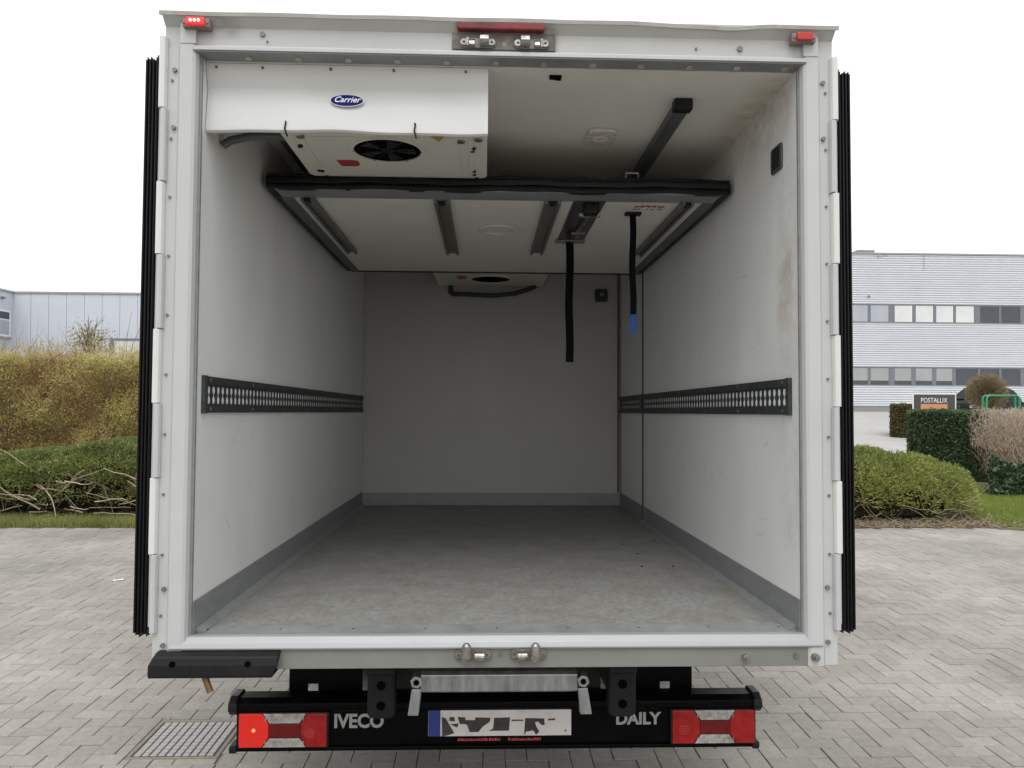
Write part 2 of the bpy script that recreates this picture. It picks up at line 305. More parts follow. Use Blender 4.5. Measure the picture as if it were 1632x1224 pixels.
PAV = bpy.data.materials.new('concrete_paver'); PAV.use_nodes = True
def paver_material(m):
    nt = m.node_tree; b = nt.nodes['Principled BSDF']; L = nt.links.new
    g = N(nt, 'ShaderNodeNewGeometry'); oi = N(nt, 'ShaderNodeObjectInfo')
    ad = N(nt, 'ShaderNodeMath', operation='ADD'); fr = N(nt, 'ShaderNodeMath', operation='FRACT')
    L(g.outputs['Random Per Island'], ad.inputs[0]); L(oi.outputs['Random'], ad.inputs[1]); L(ad.outputs[0], fr.inputs[0])
    cr = N(nt, 'ShaderNodeValToRGB'); e = cr.color_ramp.elements
    e[0].color = (0.262, 0.247, 0.220, 1); e[1].color = (0.312, 0.296, 0.266, 1); x = e.new(0.5); x.color = (0.287, 0.272, 0.243, 1)
    L(fr.outputs[0], cr.inputs[0])
    n0 = N(nt, 'ShaderNodeTexNoise'); n0.inputs['Scale'].default_value = 0.9; n0.inputs['Detail'].default_value = 5
    n1 = N(nt, 'ShaderNodeTexNoise'); n1.inputs['Scale'].default_value = 26; n1.inputs['Detail'].default_value = 8; n1.inputs['Roughness'].default_value = 0.75
    n2 = N(nt, 'ShaderNodeTexNoise'); n2.inputs['Scale'].default_value = 240; n2.inputs['Detail'].default_value = 3
    for n in (n0, n1, n2): L(g.outputs['Position'], n.inputs['Vector'])
    m0 = N(nt, 'ShaderNodeMapRange'); m0.inputs[1].default_value = 0.35; m0.inputs[2].default_value = 0.65; m0.inputs[3].default_value = 0.80; m0.inputs[4].default_value = 1.12; L(n0.outputs[0], m0.inputs[0])
    m1 = N(nt, 'ShaderNodeMapRange'); m1.inputs[1].default_value = 0.3; m1.inputs[2].default_value = 0.7; m1.inputs[3].default_value = 0.82; m1.inputs[4].default_value = 1.14; L(n1.outputs[0], m1.inputs[0])
    m2 = N(nt, 'ShaderNodeMapRange'); m2.inputs[1].default_value = 0.25; m2.inputs[2].default_value = 0.75; m2.inputs[3].default_value = 0.78; m2.inputs[4].default_value = 1.2; L(n2.outputs[0], m2.inputs[0])
    a = N(nt, 'ShaderNodeMath', operation='MULTIPLY'); L(m0.outputs[0], a.inputs[0]); L(m1.outputs[0], a.inputs[1])
    c = N(nt, 'ShaderNodeMath', operation='MULTIPLY'); L(a.outputs[0], c.inputs[0]); L(m2.outputs[0], c.inputs[1])
    vm = N(nt, 'ShaderNodeVectorMath', operation='SCALE'); L(cr.outputs[0], vm.inputs[0]); L(c.outputs[0], vm.inputs['Scale'])
    L(vm.outputs[0], b.inputs['Base Color']); b.inputs['Roughness'].default_value = 0.88; b.inputs['Specular IOR Level'].default_value = 0.3
    bp = N(nt, 'ShaderNodeBump'); bp.inputs['Strength'].default_value = 0.25; bp.inputs['Distance'].default_value = 0.004; L(n2.outputs[0], bp.inputs['Height']); L(bp.outputs[0], b.inputs['Normal'])
paver_material(PAV)
PW = 0.094; J = 0.0015; CH = 0.0025
def paver_geo(lx, ly, h=0.0):
    a, b = lx/2 - J, ly/2 - J
    vs = [(-a,-b,-0.03),(a,-b,-0.03),(a,b,-0.03),(-a,b,-0.03), (-a,-b,-CH),(a,-b,-CH),(a,b,-CH),(-a,b,-CH),
          (-a+CH,-b+CH,0),(a-CH,-b+CH,0),(a-CH,b-CH,0),(-a+CH,b-CH,0)]
    fs = [(8,9,10,11)] + [(i,(i+1)%4,4+(i+1)%4,4+i) for i in range(4)] + [(4+i,4+(i+1)%4,8+(i+1)%4,8+i) for i in range(4)]
    return vs, fs
GRX0, GRX1, GRY0, GRY1 = -1.541, -1.139, 0.989, 1.391     # where the drain cover interrupts the paving
pavers = []; cut = []
for i in range(-112, 112):
    for j in range(-45, 74):
        k = (i - j) % 4
        if k == 0: cx, cy, hor = (i + 1) * PW, (j + 0.5) * PW, True
        elif k == 3: cx, cy, hor = (i + 0.5) * PW, (j + 1) * PW, False
        else: continue
        hx, hy = (PW, PW/2) if hor else (PW/2, PW)
        if cy + hy > VERGE or abs(cx) > 10.4: continue
        if cx + hx > GRX0 and cx - hx < GRX1 and cy + hy > GRY0 and cy - hy < GRY1:
            # blocks cut to fit round the drain cover
            for x0, x1, y0, y1 in ((cx-hx, min(cx+hx, GRX0), cy-hy, cy+hy), (max(cx-hx, GRX1), cx+hx, cy-hy, cy+hy),
                                   (max(cx-hx, GRX0), min(cx+hx, GRX1), cy-hy, min(cy+hy, GRY0)), (max(cx-hx, GRX0), min(cx+hx, GRX1), max(cy-hy, GRY1), cy+hy)):
                if x1 - x0 > .014 and y1 - y0 > .014: cut.append((x0, x1, y0, y1))
            continue
        pavers.append((cx, cy, hor))
def paver_score(p):
    u, v, d = pix((p[0], p[1], 0))
    if d < 0.5 or not (10 < u < 1622 and v < 1218): return 0
    if 235 < u < 1340 and v < 1066: return 0
    if 365 < u < 1212 and 1095 < v < 1200: return 0
    if 440 < u < 1105 and v < 1200: return 0
    if v < 830: return 0
    return 1.0 / d ** 3
order = sorted(range(len(pavers)), key=lambda q: -paver_score(pavers[q]))
pick = set(order[:270])
meshes = {}
for hor in (True, False):
    vs, fs = paver_geo(2*PW if hor else PW, PW if hor else 2*PW)
    me = bpy.data.meshes.new('paver'); me.from_pydata(vs, [], fs); me.materials.append(PAV); meshes[hor] = me
rest = MB()
for q, (cx, cy, hor) in enumerate(pavers):
    dz = rnd.uniform(-0.0025, 0.0015); tx, ty = rnd.gauss(0, 0.006), rnd.gauss(0, 0.006)
    if q in pick:
        o = bpy.data.objects.new('paver', meshes[hor]); COL.objects.link(o); o.parent = yard
        o.location = (cx, cy, dz); o.rotation_euler = (tx, ty, rnd.gauss(0, 0.004))
    else:
        vs, fs = paver_geo(2*PW if hor else PW, PW if hor else 2*PW)
        rest.add([(x + cx, y + cy, z + dz + x*ty*-1 + y*tx) for x, y, z in vs], fs)
for x0, x1, y0, y1 in cut:
    vs, fs = paver_geo(x1 - x0, y1 - y0); me = bpy.data.meshes.new('paver'); me.from_pydata(vs, [], fs); me.materials.append(PAV)
    o = bpy.data.objects.new('paver', me); COL.objects.link(o); o.parent = yard; o.location = ((x0+x1)/2, (y0+y1)/2, rnd.uniform(-.002, .001))
ro = bpy.data.meshes.new('far_pavers'); ro.from_pydata(rest.v, [], rest.f); ro.materials.append(PAV)
rob = bpy.data.objects.new('far_pavers', ro); COL.objects.link(rob); rob.parent = yard; rob['kind'] = 'stuff'
ROW = pm('pale_edging_block', (0.47, 0.455, 0.42), 0.88, var=0.12, vscale=8, bump=0.2, bscale=200)

# drain cover
dc = empty('drain_cover', (-1.340, 1.190, 0)); tag(dc, 'square pale metal drain cover with a raised grid, in the paving left of the bumper', 'drain cover')
CONC = pm('drain_concrete', (0.21, 0.19, 0.15), 0.9, var=0.2, vscale=10, bump=0.3, bscale=80, col2=(0.17, 0.15, 0.09), c2scale=9, c2lo=0.5, c2hi=0.75, c2amt=0.8)
LIDM = pm('drain_lid_metal', (0.10, 0.09, 0.08), 0.6, metal=0.4, var=0.3, vscale=15, col2=(0.16, 0.09, 0.05), c2scale=10, c2amt=0.6)
CELLM = pm('worn_raised_metal', (0.30, 0.29, 0.285), 0.6, metal=0.15, var=0.2, vscale=14, col2=(0.33, 0.27, 0.24), c2scale=9, c2lo=0.5, c2hi=0.75, c2amt=0.6)
s = MB(); a, b = 0.199, 0.178
for x0, x1, y0, y1 in ((-a, a, b, a), (-a, a, -a, -b), (-a, -b, -b, b), (b, a, -b, b)): s.box(x0, x1, y0, y1, -0.05, 0.0)
s.build('concrete_surround', CONC, dc, bevel=0.006)
MB().box(-b + .004, b - .004, -b + .004, b - .004, -0.04, -0.007).build('lid', LIDM, dc)
cell = MB().box(-0.0150, 0.0150, -0.0150, 0.0150, -0.0075, 0.0).build('raised_square', CELLM, dc, bevel=0.003, seg=1)
NC = 10; first = True
for i in range(NC):
    for j in range(NC):
        o = cell if first else cell.copy()
        if not first: COL.objects.link(o)
        first = False
        o.location = ((i - (NC-1)/2) * 0.0345, (j - (NC-1)/2) * 0.0345, rnd.uniform(-0.001, 0.0005))

# ================================================================== TRUCK
TR = empty('box_truck'); TR.matrix_world = Matrix.Translation(CAMPOS) @ Matrix.Rotation(-NOSE, 4, 'X') @ Matrix.Translation(-CAMPOS)
tag(TR, 'white refrigerated box truck seen from behind with both rear doors folded open', 'truck')
XL, XR, IL, IR, ZT, ZB, ZF, ZC, LB = -1.0, 1.1, -0.894, 0.996, 2.789, 0.79, 0.885, 2.672, 3.27

# --- box shell
MB().box(XL + .002, IL, 0.03, LB + .08, ZB + .02, ZT - .012).build('side_wall', WALLM, TR)
wr = MB().box(IR, XR - .002, 0.03, 2.446, ZB + .02, ZT - .012).build('side_wall', WALLR, TR)
MB().box(IR - .0015, XR - .002, 2.463, LB + .08, ZB + .02, ZT - .012).build('side_wall', WALLM, TR)
MB().box(IR - .005, XR - .01, 2.4465, 2.4625, ZF + .001, ZC - .001).build('door_seal', RUBBER, TR)
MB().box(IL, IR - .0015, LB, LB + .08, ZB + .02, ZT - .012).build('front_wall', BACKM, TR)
MB().box(IL, IR, 0.055, LB, ZC, ZT - .012).build('ceiling', CEILM, TR)
MB().box(XL + .004, XR - .004, 0.05, LB + .07, ZT - .012, ZT - .002).build('roof', WHITE, TR)
fl = MB().box(IL, IR, 0.06, LB, 0.80, ZF).build('floor', FLOORM, TR)
# corner bead at the front wall, dark double line on the right
MB().box(IR - .024, IR - .015, LB - .014, LB - .004, ZF + .1, ZC).box(IR - .006, IR - .0015, LB - .010, LB - .001, ZF + .1, ZC).build('corner_trim', pm('brown_sealant', (0.07, 0.045, 0.035), 0.7), TR)
MB().box(IL + .001, IL + .008, LB - .007, LB - .001, ZF + .1, ZC).build('corner_trim', SCUFF, TR)
# kick plates
def kick(poly0, poly1): pass
for (x0, x1, ya, yb) in ((IL + .0005, IL + .0055, 0.032, LB - .006), (IR - .0055, IR - .0005, 0.032, 2.445), (IR - .0075, IR - .0025, 2.464, LB - .006)):
    MB().box(x0, x1, ya, yb, ZF + .001, ZF + .098).build('kick_plate', ALU, TR, bevel=0.001, seg=1)
MB().box(IL + .006, IR - .008, LB - .0055, LB - .0005, ZF + .001, ZF + .092).build('kick_plate', ALU, TR, bevel=0.001, seg=1)
MB().prism([(IL + .006, ZF + .0005), (IL + .034, ZF + .0005), (IL + .03, ZF + .0035), (IL + .006, ZF + .014)], 0.062, LB - .007, 'y').build('floor_edge_strip', ALU, TR)
MB().prism([(IR - .006, ZF + .0005), (IR - .034, ZF + .0005), (IR - .03, ZF + .0035), (IR - .006, ZF + .014)], 0.062, 2.445, 'y').build('floor_edge_strip', ALU, TR)
MB().box(IL + .04, IR - .04, 0.024, 0.12, ZF + .0003, ZF + .003).build('floor_edge_strip', ALU, TR)
# small bolts and chips on the floor
s = MB()
for (x, y) in ((0.72, 1.62), (0.74, 1.35), (0.90, 1.72), (0.70, 1.05), (0.84, 1.05)):
    s.cyl((x, y, ZF), (x, y, ZF + .003), 0.006, 8)
for k in range(9):
    x = -0.86 + k * 0.225; s.cyl((x, 0.075, ZF + .002), (x, 0.075, ZF + .004), 0.0035, 8)
o = s.build('floor_bolts', DARKM, TR); o['kind'] = 'stuff'
# wall scuffs
def scuff(x, pts, wdt=0.005):
    s = MB()
    for (y0, z0), (y1, z1) in zip(pts, pts[1:]):
        d = Vector((y1 - y0, z1 - z0)).normalized(); nx = Vector((-d.y, d.x)) * wdt
        s.add([(x, y0 + nx.x, z0 + nx.y), (x, y1 + nx.x, z1 + nx.y), (x, y1 - nx.x, z1 - nx.y), (x, y0 - nx.x, z0 - nx.y)], [(0, 1, 2, 3)])
    return s
SCUFFL = pm('faint_scuff', (0.56, 0.55, 0.53), 0.55, var=0.2, vscale=60)
def mark_run(x, y, z, n, sgn):
    pts = [(y, z)]; a = rnd.choice((0.1, -0.3, 1.3, 3.0))
    for _ in range(n): a += rnd.gauss(0, .35); pts.append((pts[-1][0] + rnd.uniform(.01, .03) * math.cos(a), pts[-1][1] + rnd.uniform(.01, .03) * math.sin(a)))
    return scuff(x, pts, rnd.uniform(.0006, .0014))
for k in range(30):
    mark_run(IR - .0006, rnd.uniform(.15, 1.6), rnd.choice((rnd.uniform(1.08, 1.5), rnd.uniform(1.75, 2.1))), rnd.randint(1, 5), 1).build('scuff', rnd.choice((SCUFF, SCUFFL, SCUFFL)), TR)
for k in range(14):
    mark_run(IL + .0006, rnd.uniform(.15, 1.8), rnd.uniform(1.05, 1.5), rnd.randint(1, 4), 1).build('scuff', SCUFFL, TR)

# --- load rails with pierced slots
def load_rail(x, sgn, y0, y1, z0, z1):
    bx = lambda a, b: (min(x + sgn*a, x + sgn*b), max(x + sgn*a, x + sgn*b))
    s = MB(); pitch_ = 0.044; zc = (z0 + z1) / 2 - .001; hz = 0.034; cz0, cz1 = zc - hz, zc + hz
    s.box(*bx(.001, .011), y0, y1, cz1, z1); s.box(*bx(.001, .011), y0, y1, z0, cz0)
    xo = x + sgn * .0045; xin = x + sgn * .0022
    n = int((y1 - y0 - 0.05) / pitch_)
    ya = y0 + 0.03; s.box(*bx(.001, .0045), y0, ya, cz0, cz1)
    yb = ya + n * pitch_; s.box(*bx(.001, .0045), yb, y1, cz0, cz1)
    NH = 28; hole = []; rect = []
    for k in range(NH):
        a = 2 * math.pi * (k + .5) / NH; zz = math.sin(a) * 0.0285; c = math.cos(a)
        wy = 0.0155 * (abs(c) ** 0.45) * (1 - 0.78 * math.exp(-(zz / 0.0075) ** 2))
        hole.append((math.copysign(wy, c), zz))
        m_ = max(abs(c), abs(math.sin(a))); rect.append((c / m_ * pitch_/2, math.sin(a) / m_ * hz))
    for cy_, cz_ in ((1, 1), (-1, 1), (-1, -1), (1, -1)):
        c = (cy_ * pitch_/2, cz_ * hz); q = min(range(NH), key=lambda i: (rect[i][0]-c[0])**2 + (rect[i][1]-c[1])**2); rect[q] = c
    for k in range(n):
        yc = ya + (k + .5) * pitch_
        vs = [(xo, yc + p[0], zc + p[1]) for p in rect] + [(xo, yc + p[0], zc + p[1]) for p in hole] + [(xin, yc + p[0], zc + p[1]) for p in hole]
        fs = []
        for i in range(NH):
            j = (i + 1) % NH; fs += [(i, j, NH + j, NH + i), (NH + i, NH + j, 2*NH + j, 2*NH + i)]
        s.add(vs, fs)
    o = s.build('load_rail', GALV, TR)
    MB().box(*bx(.0006, .0021), ya, yb, cz0 + .001, cz1 - .001).build('slot_backing', PRINTW, o)
    MB().box(*bx(.001, .013), y0 - .006, y0 + .018, z0 - .002, z1 + .002).build('end_cap', GALV, o)
    b = MB()
    for yy in np.arange(y0 + .05, y1, 0.45):
        for zz in (z0 + .012, z1 - .012): b.cyl((x + sgn*.011, yy, zz), (x + sgn*.013, yy, zz), 0.006, 8)
    bo = b.build('rail_bolts', RIBM, o); bo['kind'] = 'stuff'
    return o
load_rail(IL, 1, 0.08, 3.235, 1.562, 1.678)
load_rail(IR, -1, 0.095, 2.4455, 1.565, 1.683)
load_rail(IR - .002, -1, 2.465, 3.262, 1.565, 1.683)

# --- rear frame
def post(sgn):
    xo = XL if sgn < 0 else XR; xi = IL if sgn < 0 else IR
    q = lambda d: xo - sgn * d      # inwards from the outer edge
    lo, hi = ZB, 2.70
    s = MB().prism([(q(0), 0.0295), (q(0), 0.006), (q(.004), 0.002), (q(.044), 0.002), (q(.052), -0.010), (q(.090), -0.010), (q(.0985), -0.004), (q(.1035), 0.010), (q(.1035), 0.0295)], lo, hi, 'z')
    o = s.build('corner_post', WHITE, TR, bevel=0.0015, seg=2)
    MB().box(min(q(.104), xi - sgn * .004), max(q(.104), xi - sgn * .004), 0.018, 0.0295, ZF, 2.68).build('opening_edge_strip', ALU, o)
    r = MB()
    for z in np.arange(0.95, 2.62, 0.182): r.cyl((q(.026), 0.002, z), (q(.026), -0.003, z), 0.0042, 8)
    for z in (2.62, 2.44, 1.03, 0.862): r.cyl((q(.034), 0.002, z), (q(.034), -0.006, z), 0.0068, 10)
    ro_ = r.build('rivets', RIBM, o); ro_['kind'] = 'stuff'
    MB().box(min(q(.052), q(.10)), max(q(.052), q(.10)), -0.012, 0.03, 2.70, 2.765).build('corner_bracket', WHITE, o, bevel=0.002)
    return o
post(-1); post(1)
hd = MB().prism([(0.07, 2.683), (0.004, 2.683), (0.002, 2.70), (0.0, 2.755), (-0.010, 2.764), (-0.027, 2.778), (-0.0272, 2.7885), (0.07, 2.7885)], XL + .003, XR - .003, 'x').build('header', HEADER, TR)
MB().prism([(0.002, 2.680), (-0.014, 2.6805), (-0.014, 2.692), (0.0, 2.7015), (0.002, 2.7015)], IL - .014, IR + .014, 'x').build('header_ledge', WHITE, TR, bevel=0.001)
MB().box(IL - .01, IR + .01, -0.010, 0.06, 2.6765, 2.6795).build('header_soffit', ALU, TR)
s = MB()
for k in range(12): s.cyl((-0.75 + k * .155, 0.028, 2.6768), (-0.75 + k * .155, 0.028, 2.672), 0.011, 10)
s.build('soffit_bolts', SCUFF, TR)['kind'] = 'stuff'
# roof lip with the dent towards the right
vs = []; fs = []; nx = 90
for i in range(nx + 1):
    x = XL - .006 + (XR - XL + .012) * i / nx
    dent = -0.008 * math.exp(-((x - 0.77) / 0.085) ** 2) - 0.004 * math.exp(-((x - 0.60) / 0.12) ** 2) + 0.0008 * math.sin(x * 17)
    for (y, z) in ((-0.030, 2.779), (-0.0325, 2.790 ), (-0.026, 2.7945), (0.09, 2.7945), (0.09, 2.789), (-0.024, 2.789), (-0.026, 2.779)):
        k = 1.0 if y < 0 else 0.0
        vs.append((x, y + k * abs(dent) * .5, z + k * dent))
for i in range(nx):
    for j in range(7):
        fs.append((i*7+j, i*7+(j+1)%7, (i+1)*7+(j+1)%7, (i+1)*7+j))
fs += [tuple(range(7)), tuple(range(nx*7, nx*7+7))]
MB().add(vs, fs).build('roof_lip', pm('weathered_grey_lip', (0.40, 0.39, 0.365), 0.5, var=0.12, vscale=6, col2=(0.22, 0.21, 0.18), c2scale=8, c2amt=0.6), TR, smooth=False)
s = MB()
for x, z, r_ in ((-0.70, 2.738, .008), (-0.685, 2.716, .003), (0.80, 2.725, .009), (0.66, 2.722, .004), (0.052, 2.722, .008)): s.cyl((x, 0.003, z), (x, -0.005, z), r_, 10)
s.build('header_screws', RIBM, TR)['kind'] = 'stuff'
# sill
MB().prism([(0.004, 0.849), (-0.012, 0.849), (-0.015, 0.855), (-0.008, 0.868), (0.008, 0.885), (0.022, 0.8865), (0.06, 0.880), (0.06, 0.849)], -0.945, 1.045, 'x').build('door_sill', ALUB, TR, bevel=0.002)
MB().box(XL + .095, XR - .046, -0.004, 0.06, ZB, 0.8485).build('rear_cross_panel', pm('shade_darkened_panel', (0.185, 0.186, 0.172), 0.5, var=0.10, vscale=4, stretch=(1, 1, 2), col2=(0.13, 0.125, 0.11), c2scale=6, c2lo=0.55, c2hi=0.8, c2amt=0.45), TR, bevel=0.002)  # panel colour lowered to stand in for shade on its face
for x, r_ in ((0.805, .011), (1.02, .0125)):
    s = MB().cyl((x, -0.004, 0.819), (x, -0.022, 0.819), r_, 12); s.cyl((x, -.022, 0.819), (x, -0.03, 0.819), r_ * .55, 6)
    s.build('buffer_bolt', STEEL, TR, bevel=0.001)
MB().cyl((0.964, -0.004, 0.822), (0.964, -0.008, 0.822), 0.008, 10).cyl((0.05, -.004, .832), (0.05, -.007, .832), .006, 10).build('panel_screw', RIBM, TR)
# lock keepers
KEEPM = pm('tarnished_keeper_plate', (0.20, 0.185, 0.165), 0.45, metal=0.6, var=0.35, vscale=50, col2=(0.07, 0.055, 0.045), c2scale=45, c2lo=0.5, c2hi=0.7, c2amt=0.7)
def keeper(cx, z, flip, top):
    s = MB().prism(rpoly(cx - .056, cx + .056, z - .016, z + .016, .015), -0.0125 if not top else -.0105, -0.0045, 'y')
    o = s.build('lock_keeper', KEEPM, TR, bevel=0.0015)
    for sx in (-.043, .043):
        MB().ring((cx + sx, -0.016, z), .004, .0105, .006, 'y', 16).build('keeper_bolt', STEEL, o)
    if top:
        MB().prism([(-.0105, z - .012), (-.03, z - .008), (-.034, z + .004), (-.026, z + .019), (-.016, z + .022), (-.0105, z + .02)], cx + flip * .020 - .015, cx + flip * .020 + .015, 'x').build('keeper_hook', STEEL, o, bevel=.002)
        MB().prism([(-.0105, z - .013), (-.022, z - .010), (-.020, z + .002), (-.0105, z + .012)], cx - flip * .018 - .010, cx - flip * .018 + .009, 'x').build('keeper_cam', STEEL, o, bevel=.002)
        MB().box(cx - flip * .032 - .003, cx - flip * .032 + .003, -.018, -.0105, z - .012, z + .014).build('keeper_pin', STEEL, o)
    else:
        px_ = cx - flip * .019
        s = MB().cyl((px_, -.042, z + .0), (px_, -.042, z + .036), .0135, 14); s.cyl((px_, -.042, z + .036), (px_, -.042, z + .043), .0135, 14, .007)
        s.build('keeper_post', pm('worn_keeper_steel', (0.30, 0.29, 0.27), 0.4, metal=.8, var=.3, vscale=40), o, smooth=True)
        MB().cyl((px_ - .002, -.013, z - .003), (px_ - .002, -.05, z - .003), .0125, 12).build('keeper_stub', STEEL, o, bevel=.002)
        MB().cyl((cx + flip * .004, -.026, z), (cx + flip * .034, -.026, z - .002), .011, 14, .014).build('keeper_roller', STEEL, o, bevel=.001)
    return o
keeper(-0.031, 2.722, 1, True); keeper(0.137, 2.722, -1, True)
keeper(-0.033, 0.832, 1, False); keeper(0.136, 0.832, -1, False)
# high brake light and markers
MB().box(-0.112, 0.212, -0.0045, -0.0006, 2.7035, 2.7535).build('lock_backing_plate', pm('grimy_plate', (0.15, 0.13, 0.11), 0.7, var=0.35, vscale=22, col2=(0.34, 0.32, 0.29), c2scale=16, c2lo=0.5, c2hi=0.75, c2amt=0.7), TR, bevel=.001)
o = MB().prism(rpoly(-0.097, 0.178, 2.757, 2.780, .010), -0.030, -0.002, 'y').build('brake_light', REDW, TR, bevel=.004)
def marker(x0, x1, z, lit):
    o = MB().box(x0, x1, -0.030, 0.0, z - .014, z + .014).build('marker_light', pm('grey_marker_base', (0.22, 0.16, 0.15), .6, var=.2, vscale=20), TR, bevel=.003)
    MB().prism(rpoly(x0 + .012, x1 - .012, z - .0125, z + .0125, .006), -0.042, -0.0295, 'y').build('marker_lens', REDGLOW if lit else pm('bright_red_lens', (.45, .03, .025), .2, var=.1), o, bevel=.003)
    for x in (x0 + .006, x1 - .006): MB().cyl((x, -.031, z), (x, -.034, z), .004, 8).build('marker_screw', RIBM, o)
    if lit:
        for k in (-1, 0, 1):
            xx = (x0 + x1) / 2 + k * .0125; MB().cyl((xx, -.0422, z + .001), (xx, -.0445, z + .001), .0045, 10).build('led', LEDLIT, o)
marker(-0.935, -0.853, 2.757, True); marker(0.957, 1.033, 2.752, False)

# --- doors folded back along the sides
def door(sgn):
    xo = XL if sgn < 0 else XR
    q = lambda d: xo + sgn * d
    zl, zh = 0.90, 2.655
    o = MB().box(min(q(.022), q(.062)), max(q(.022), q(.062)), 0.075, 1.02, zl, zh).build('rear_door', WHITE, TR, bevel=.004)
    o['label'] = 'left rear door folded flat along the box side' if sgn < 0 else 'right rear door folded flat along the box side'
    MB().box(min(q(.0075), q(.022)), max(q(.0075), q(.022)), 0.022, 0.11, zl + .01, zh - .005).build('door_edge_profile', WHITE, o, bevel=.002)
    s = MB(); nr = 4; w0, w1 = .0235, .066
    for k in range(nr):
        c = w0 + (w1 - w0) * (k + .5) / nr; r_ = (w1 - w0) / nr / 2 * 1.0
        top = zh + (0.012, -.002, .006, .004)[k]; bot = zl - (0.010, .004, .012, .006)[k]
        n = 9
        base = [(q(c) + sgn * -r_ * math.cos(math.pi * t / (n-1)), 0.030 - .014 * math.sin(math.pi * t / (n-1))) for t in range(n)] + [(q(c) + sgn * r_, .072), (q(c) - sgn * r_, .072)]
        s.prism(base, bot, top, 'z')
        s.prism([(q(c) - sgn * r_ * .9, .072), (q(c) - sgn * r_ * .3, .018), (q(c) + sgn * r_ * .2, .072)], top, top + .010, 'z')
        s.prism([(q(c) - sgn * r_ * .9, .072), (q(c) - sgn * r_ * .5, .022), (q(c), .072)], bot - .009, bot, 'z')
    s.build('door_gasket', GASKET, o)
    zb = [2.722, 2.497, 2.27, 2.045, 1.817, 1.59, 1.365, 1.135, 0.90]
    if sgn > 0: zb = [2.70, 2.497, 2.265, 2.04, 1.815, 1.59, 1.36, 1.135, 0.90]
    for k in range(8):
        off = .004 if k % 2 else -.0015
        c = q(.0 + off * -1 - .002 if False else -.006 + (0.006 if k % 2 == 0 else 0.0))
        r_ = .0125 if k % 2 == 0 else .0105
        h = MB().prism([(c - r_, .03), (c - r_, -.004), (c - r_*.7, -.015), (c, -.019), (c + r_*.7, -.015), (c + r_, -.004), (c + r_, .03)], zb[k+1] + .0012, zb[k] - .0012, 'z')
        h.build('hinge_knuckle', WHITE2 if k % 2 == 0 else WHITE, o, bevel=.0012)
    return o
door(-1); door(1)

# --- main evaporator under the ceiling
EV = MB()
EV.prism(rpoly(-0.695, 0.0, 0.17, 0.66, .03), 2.497, ZC - .001, 'z')
ev = EV.build('evaporator', EVAPM, TR, bevel=.006); ev['label'] = 'white evaporator unit under the ceiling with a blue oval badge'
prof = [(0.056, ZC - .0015), (0.062, 2.640), (0.077, 2.602), (0.079, 2.596), (0.074, 2.55), (0.061, 2.470), (0.062, 2.461), (0.070, 2.456), (0.092, 2.462),
        (0.091, 2.466), (0.071, 2.461), (0.066, 2.465), (0.065, 2.472), (0.078, 2.55), (0.083, 2.596), (0.081, 2.604), (0.066, 2.642), (0.060, ZC - .0015)]
nx = 60; vs = []; fs = []
for i in range(nx + 1):
    x = -0.892 + 0.894 * i / nx
    for k, (y, z) in enumerate(prof):
        bulge = 0.0035 * math.sin(x * 7.3 + z * 9) * math.sin((z - 2.45) / .22 * math.pi) + 0.002 * math.sin(x * 19 + z * 31) * math.sin((z - 2.45) / .22 * math.pi)
        zz = z + (0.003 * math.sin(x * 9.1) + 0.0015 * math.sin(x * 23) if z < 2.475 else 0)
        vs.append((x, y + bulge, zz))
n = len(prof)
for i in range(nx):
    for j in range(n): fs.append((i*n+j, i*n+(j+1)%n, (i+1)*n+(j+1)%n, (i+1)*n+j))
fs += [tuple(range(n)), tuple(range(nx*n, nx*n+n))]
MB().add(vs, fs).build('front_cover', WHITE2, ev, smooth=True)
s = MB().box(-0.002, 0.0015, 0.084, 0.20, 2.50, ZC - .002); s.build('cover_side', WHITE2, ev)
s = MB()
for x in (-0.86, -0.715, -0.5, -0.3, -0.07): s.cyl((x, .070, 2.660), (x, .054, 2.658), .0045, 8)
s.build('cover_screws', BRASS, ev)['kind'] = 'stuff'
for x in (-0.642, -0.232):
    MB().tube([(x, .066, 2.492), (x + .002, .060, 2.486), (x - .001, .057, 2.465), (x + .003, .060, 2.451), (x + .004, .075, 2.447)], .0028, 6).build('cable_tie', RUBBER, ev)
# badge on the lower slope of the cover
tilt = -math.atan2(0.074 - 0.061, 2.55 - 2.470)
by, bz = 0.0745, 2.563
def on_cover(me_o): me_o.data.transform(Matrix.Translation((-0.45, by, bz)) @ Matrix.Rotation(-0 + tilt * 1.0, 4, 'X'))
o = MB().prism(ell(0, 0, .054, .0215), -0.0040, -0.0030, 'y').build('badge_rim', PRINTW, ev); on_cover(o)
o = MB().prism(ell(0, 0, .0515, .0192), -0.0055, -0.0042, 'y').build('badge', LOGOB, ev); on_cover(o)
o = text_mesh('badge_lettering', 'Carrier', 0.0275, PRINTW, ev, (0, -0.0062, 0.0015), shear=0.35, offset=0.0004, extrude=.0003); on_cover(o)
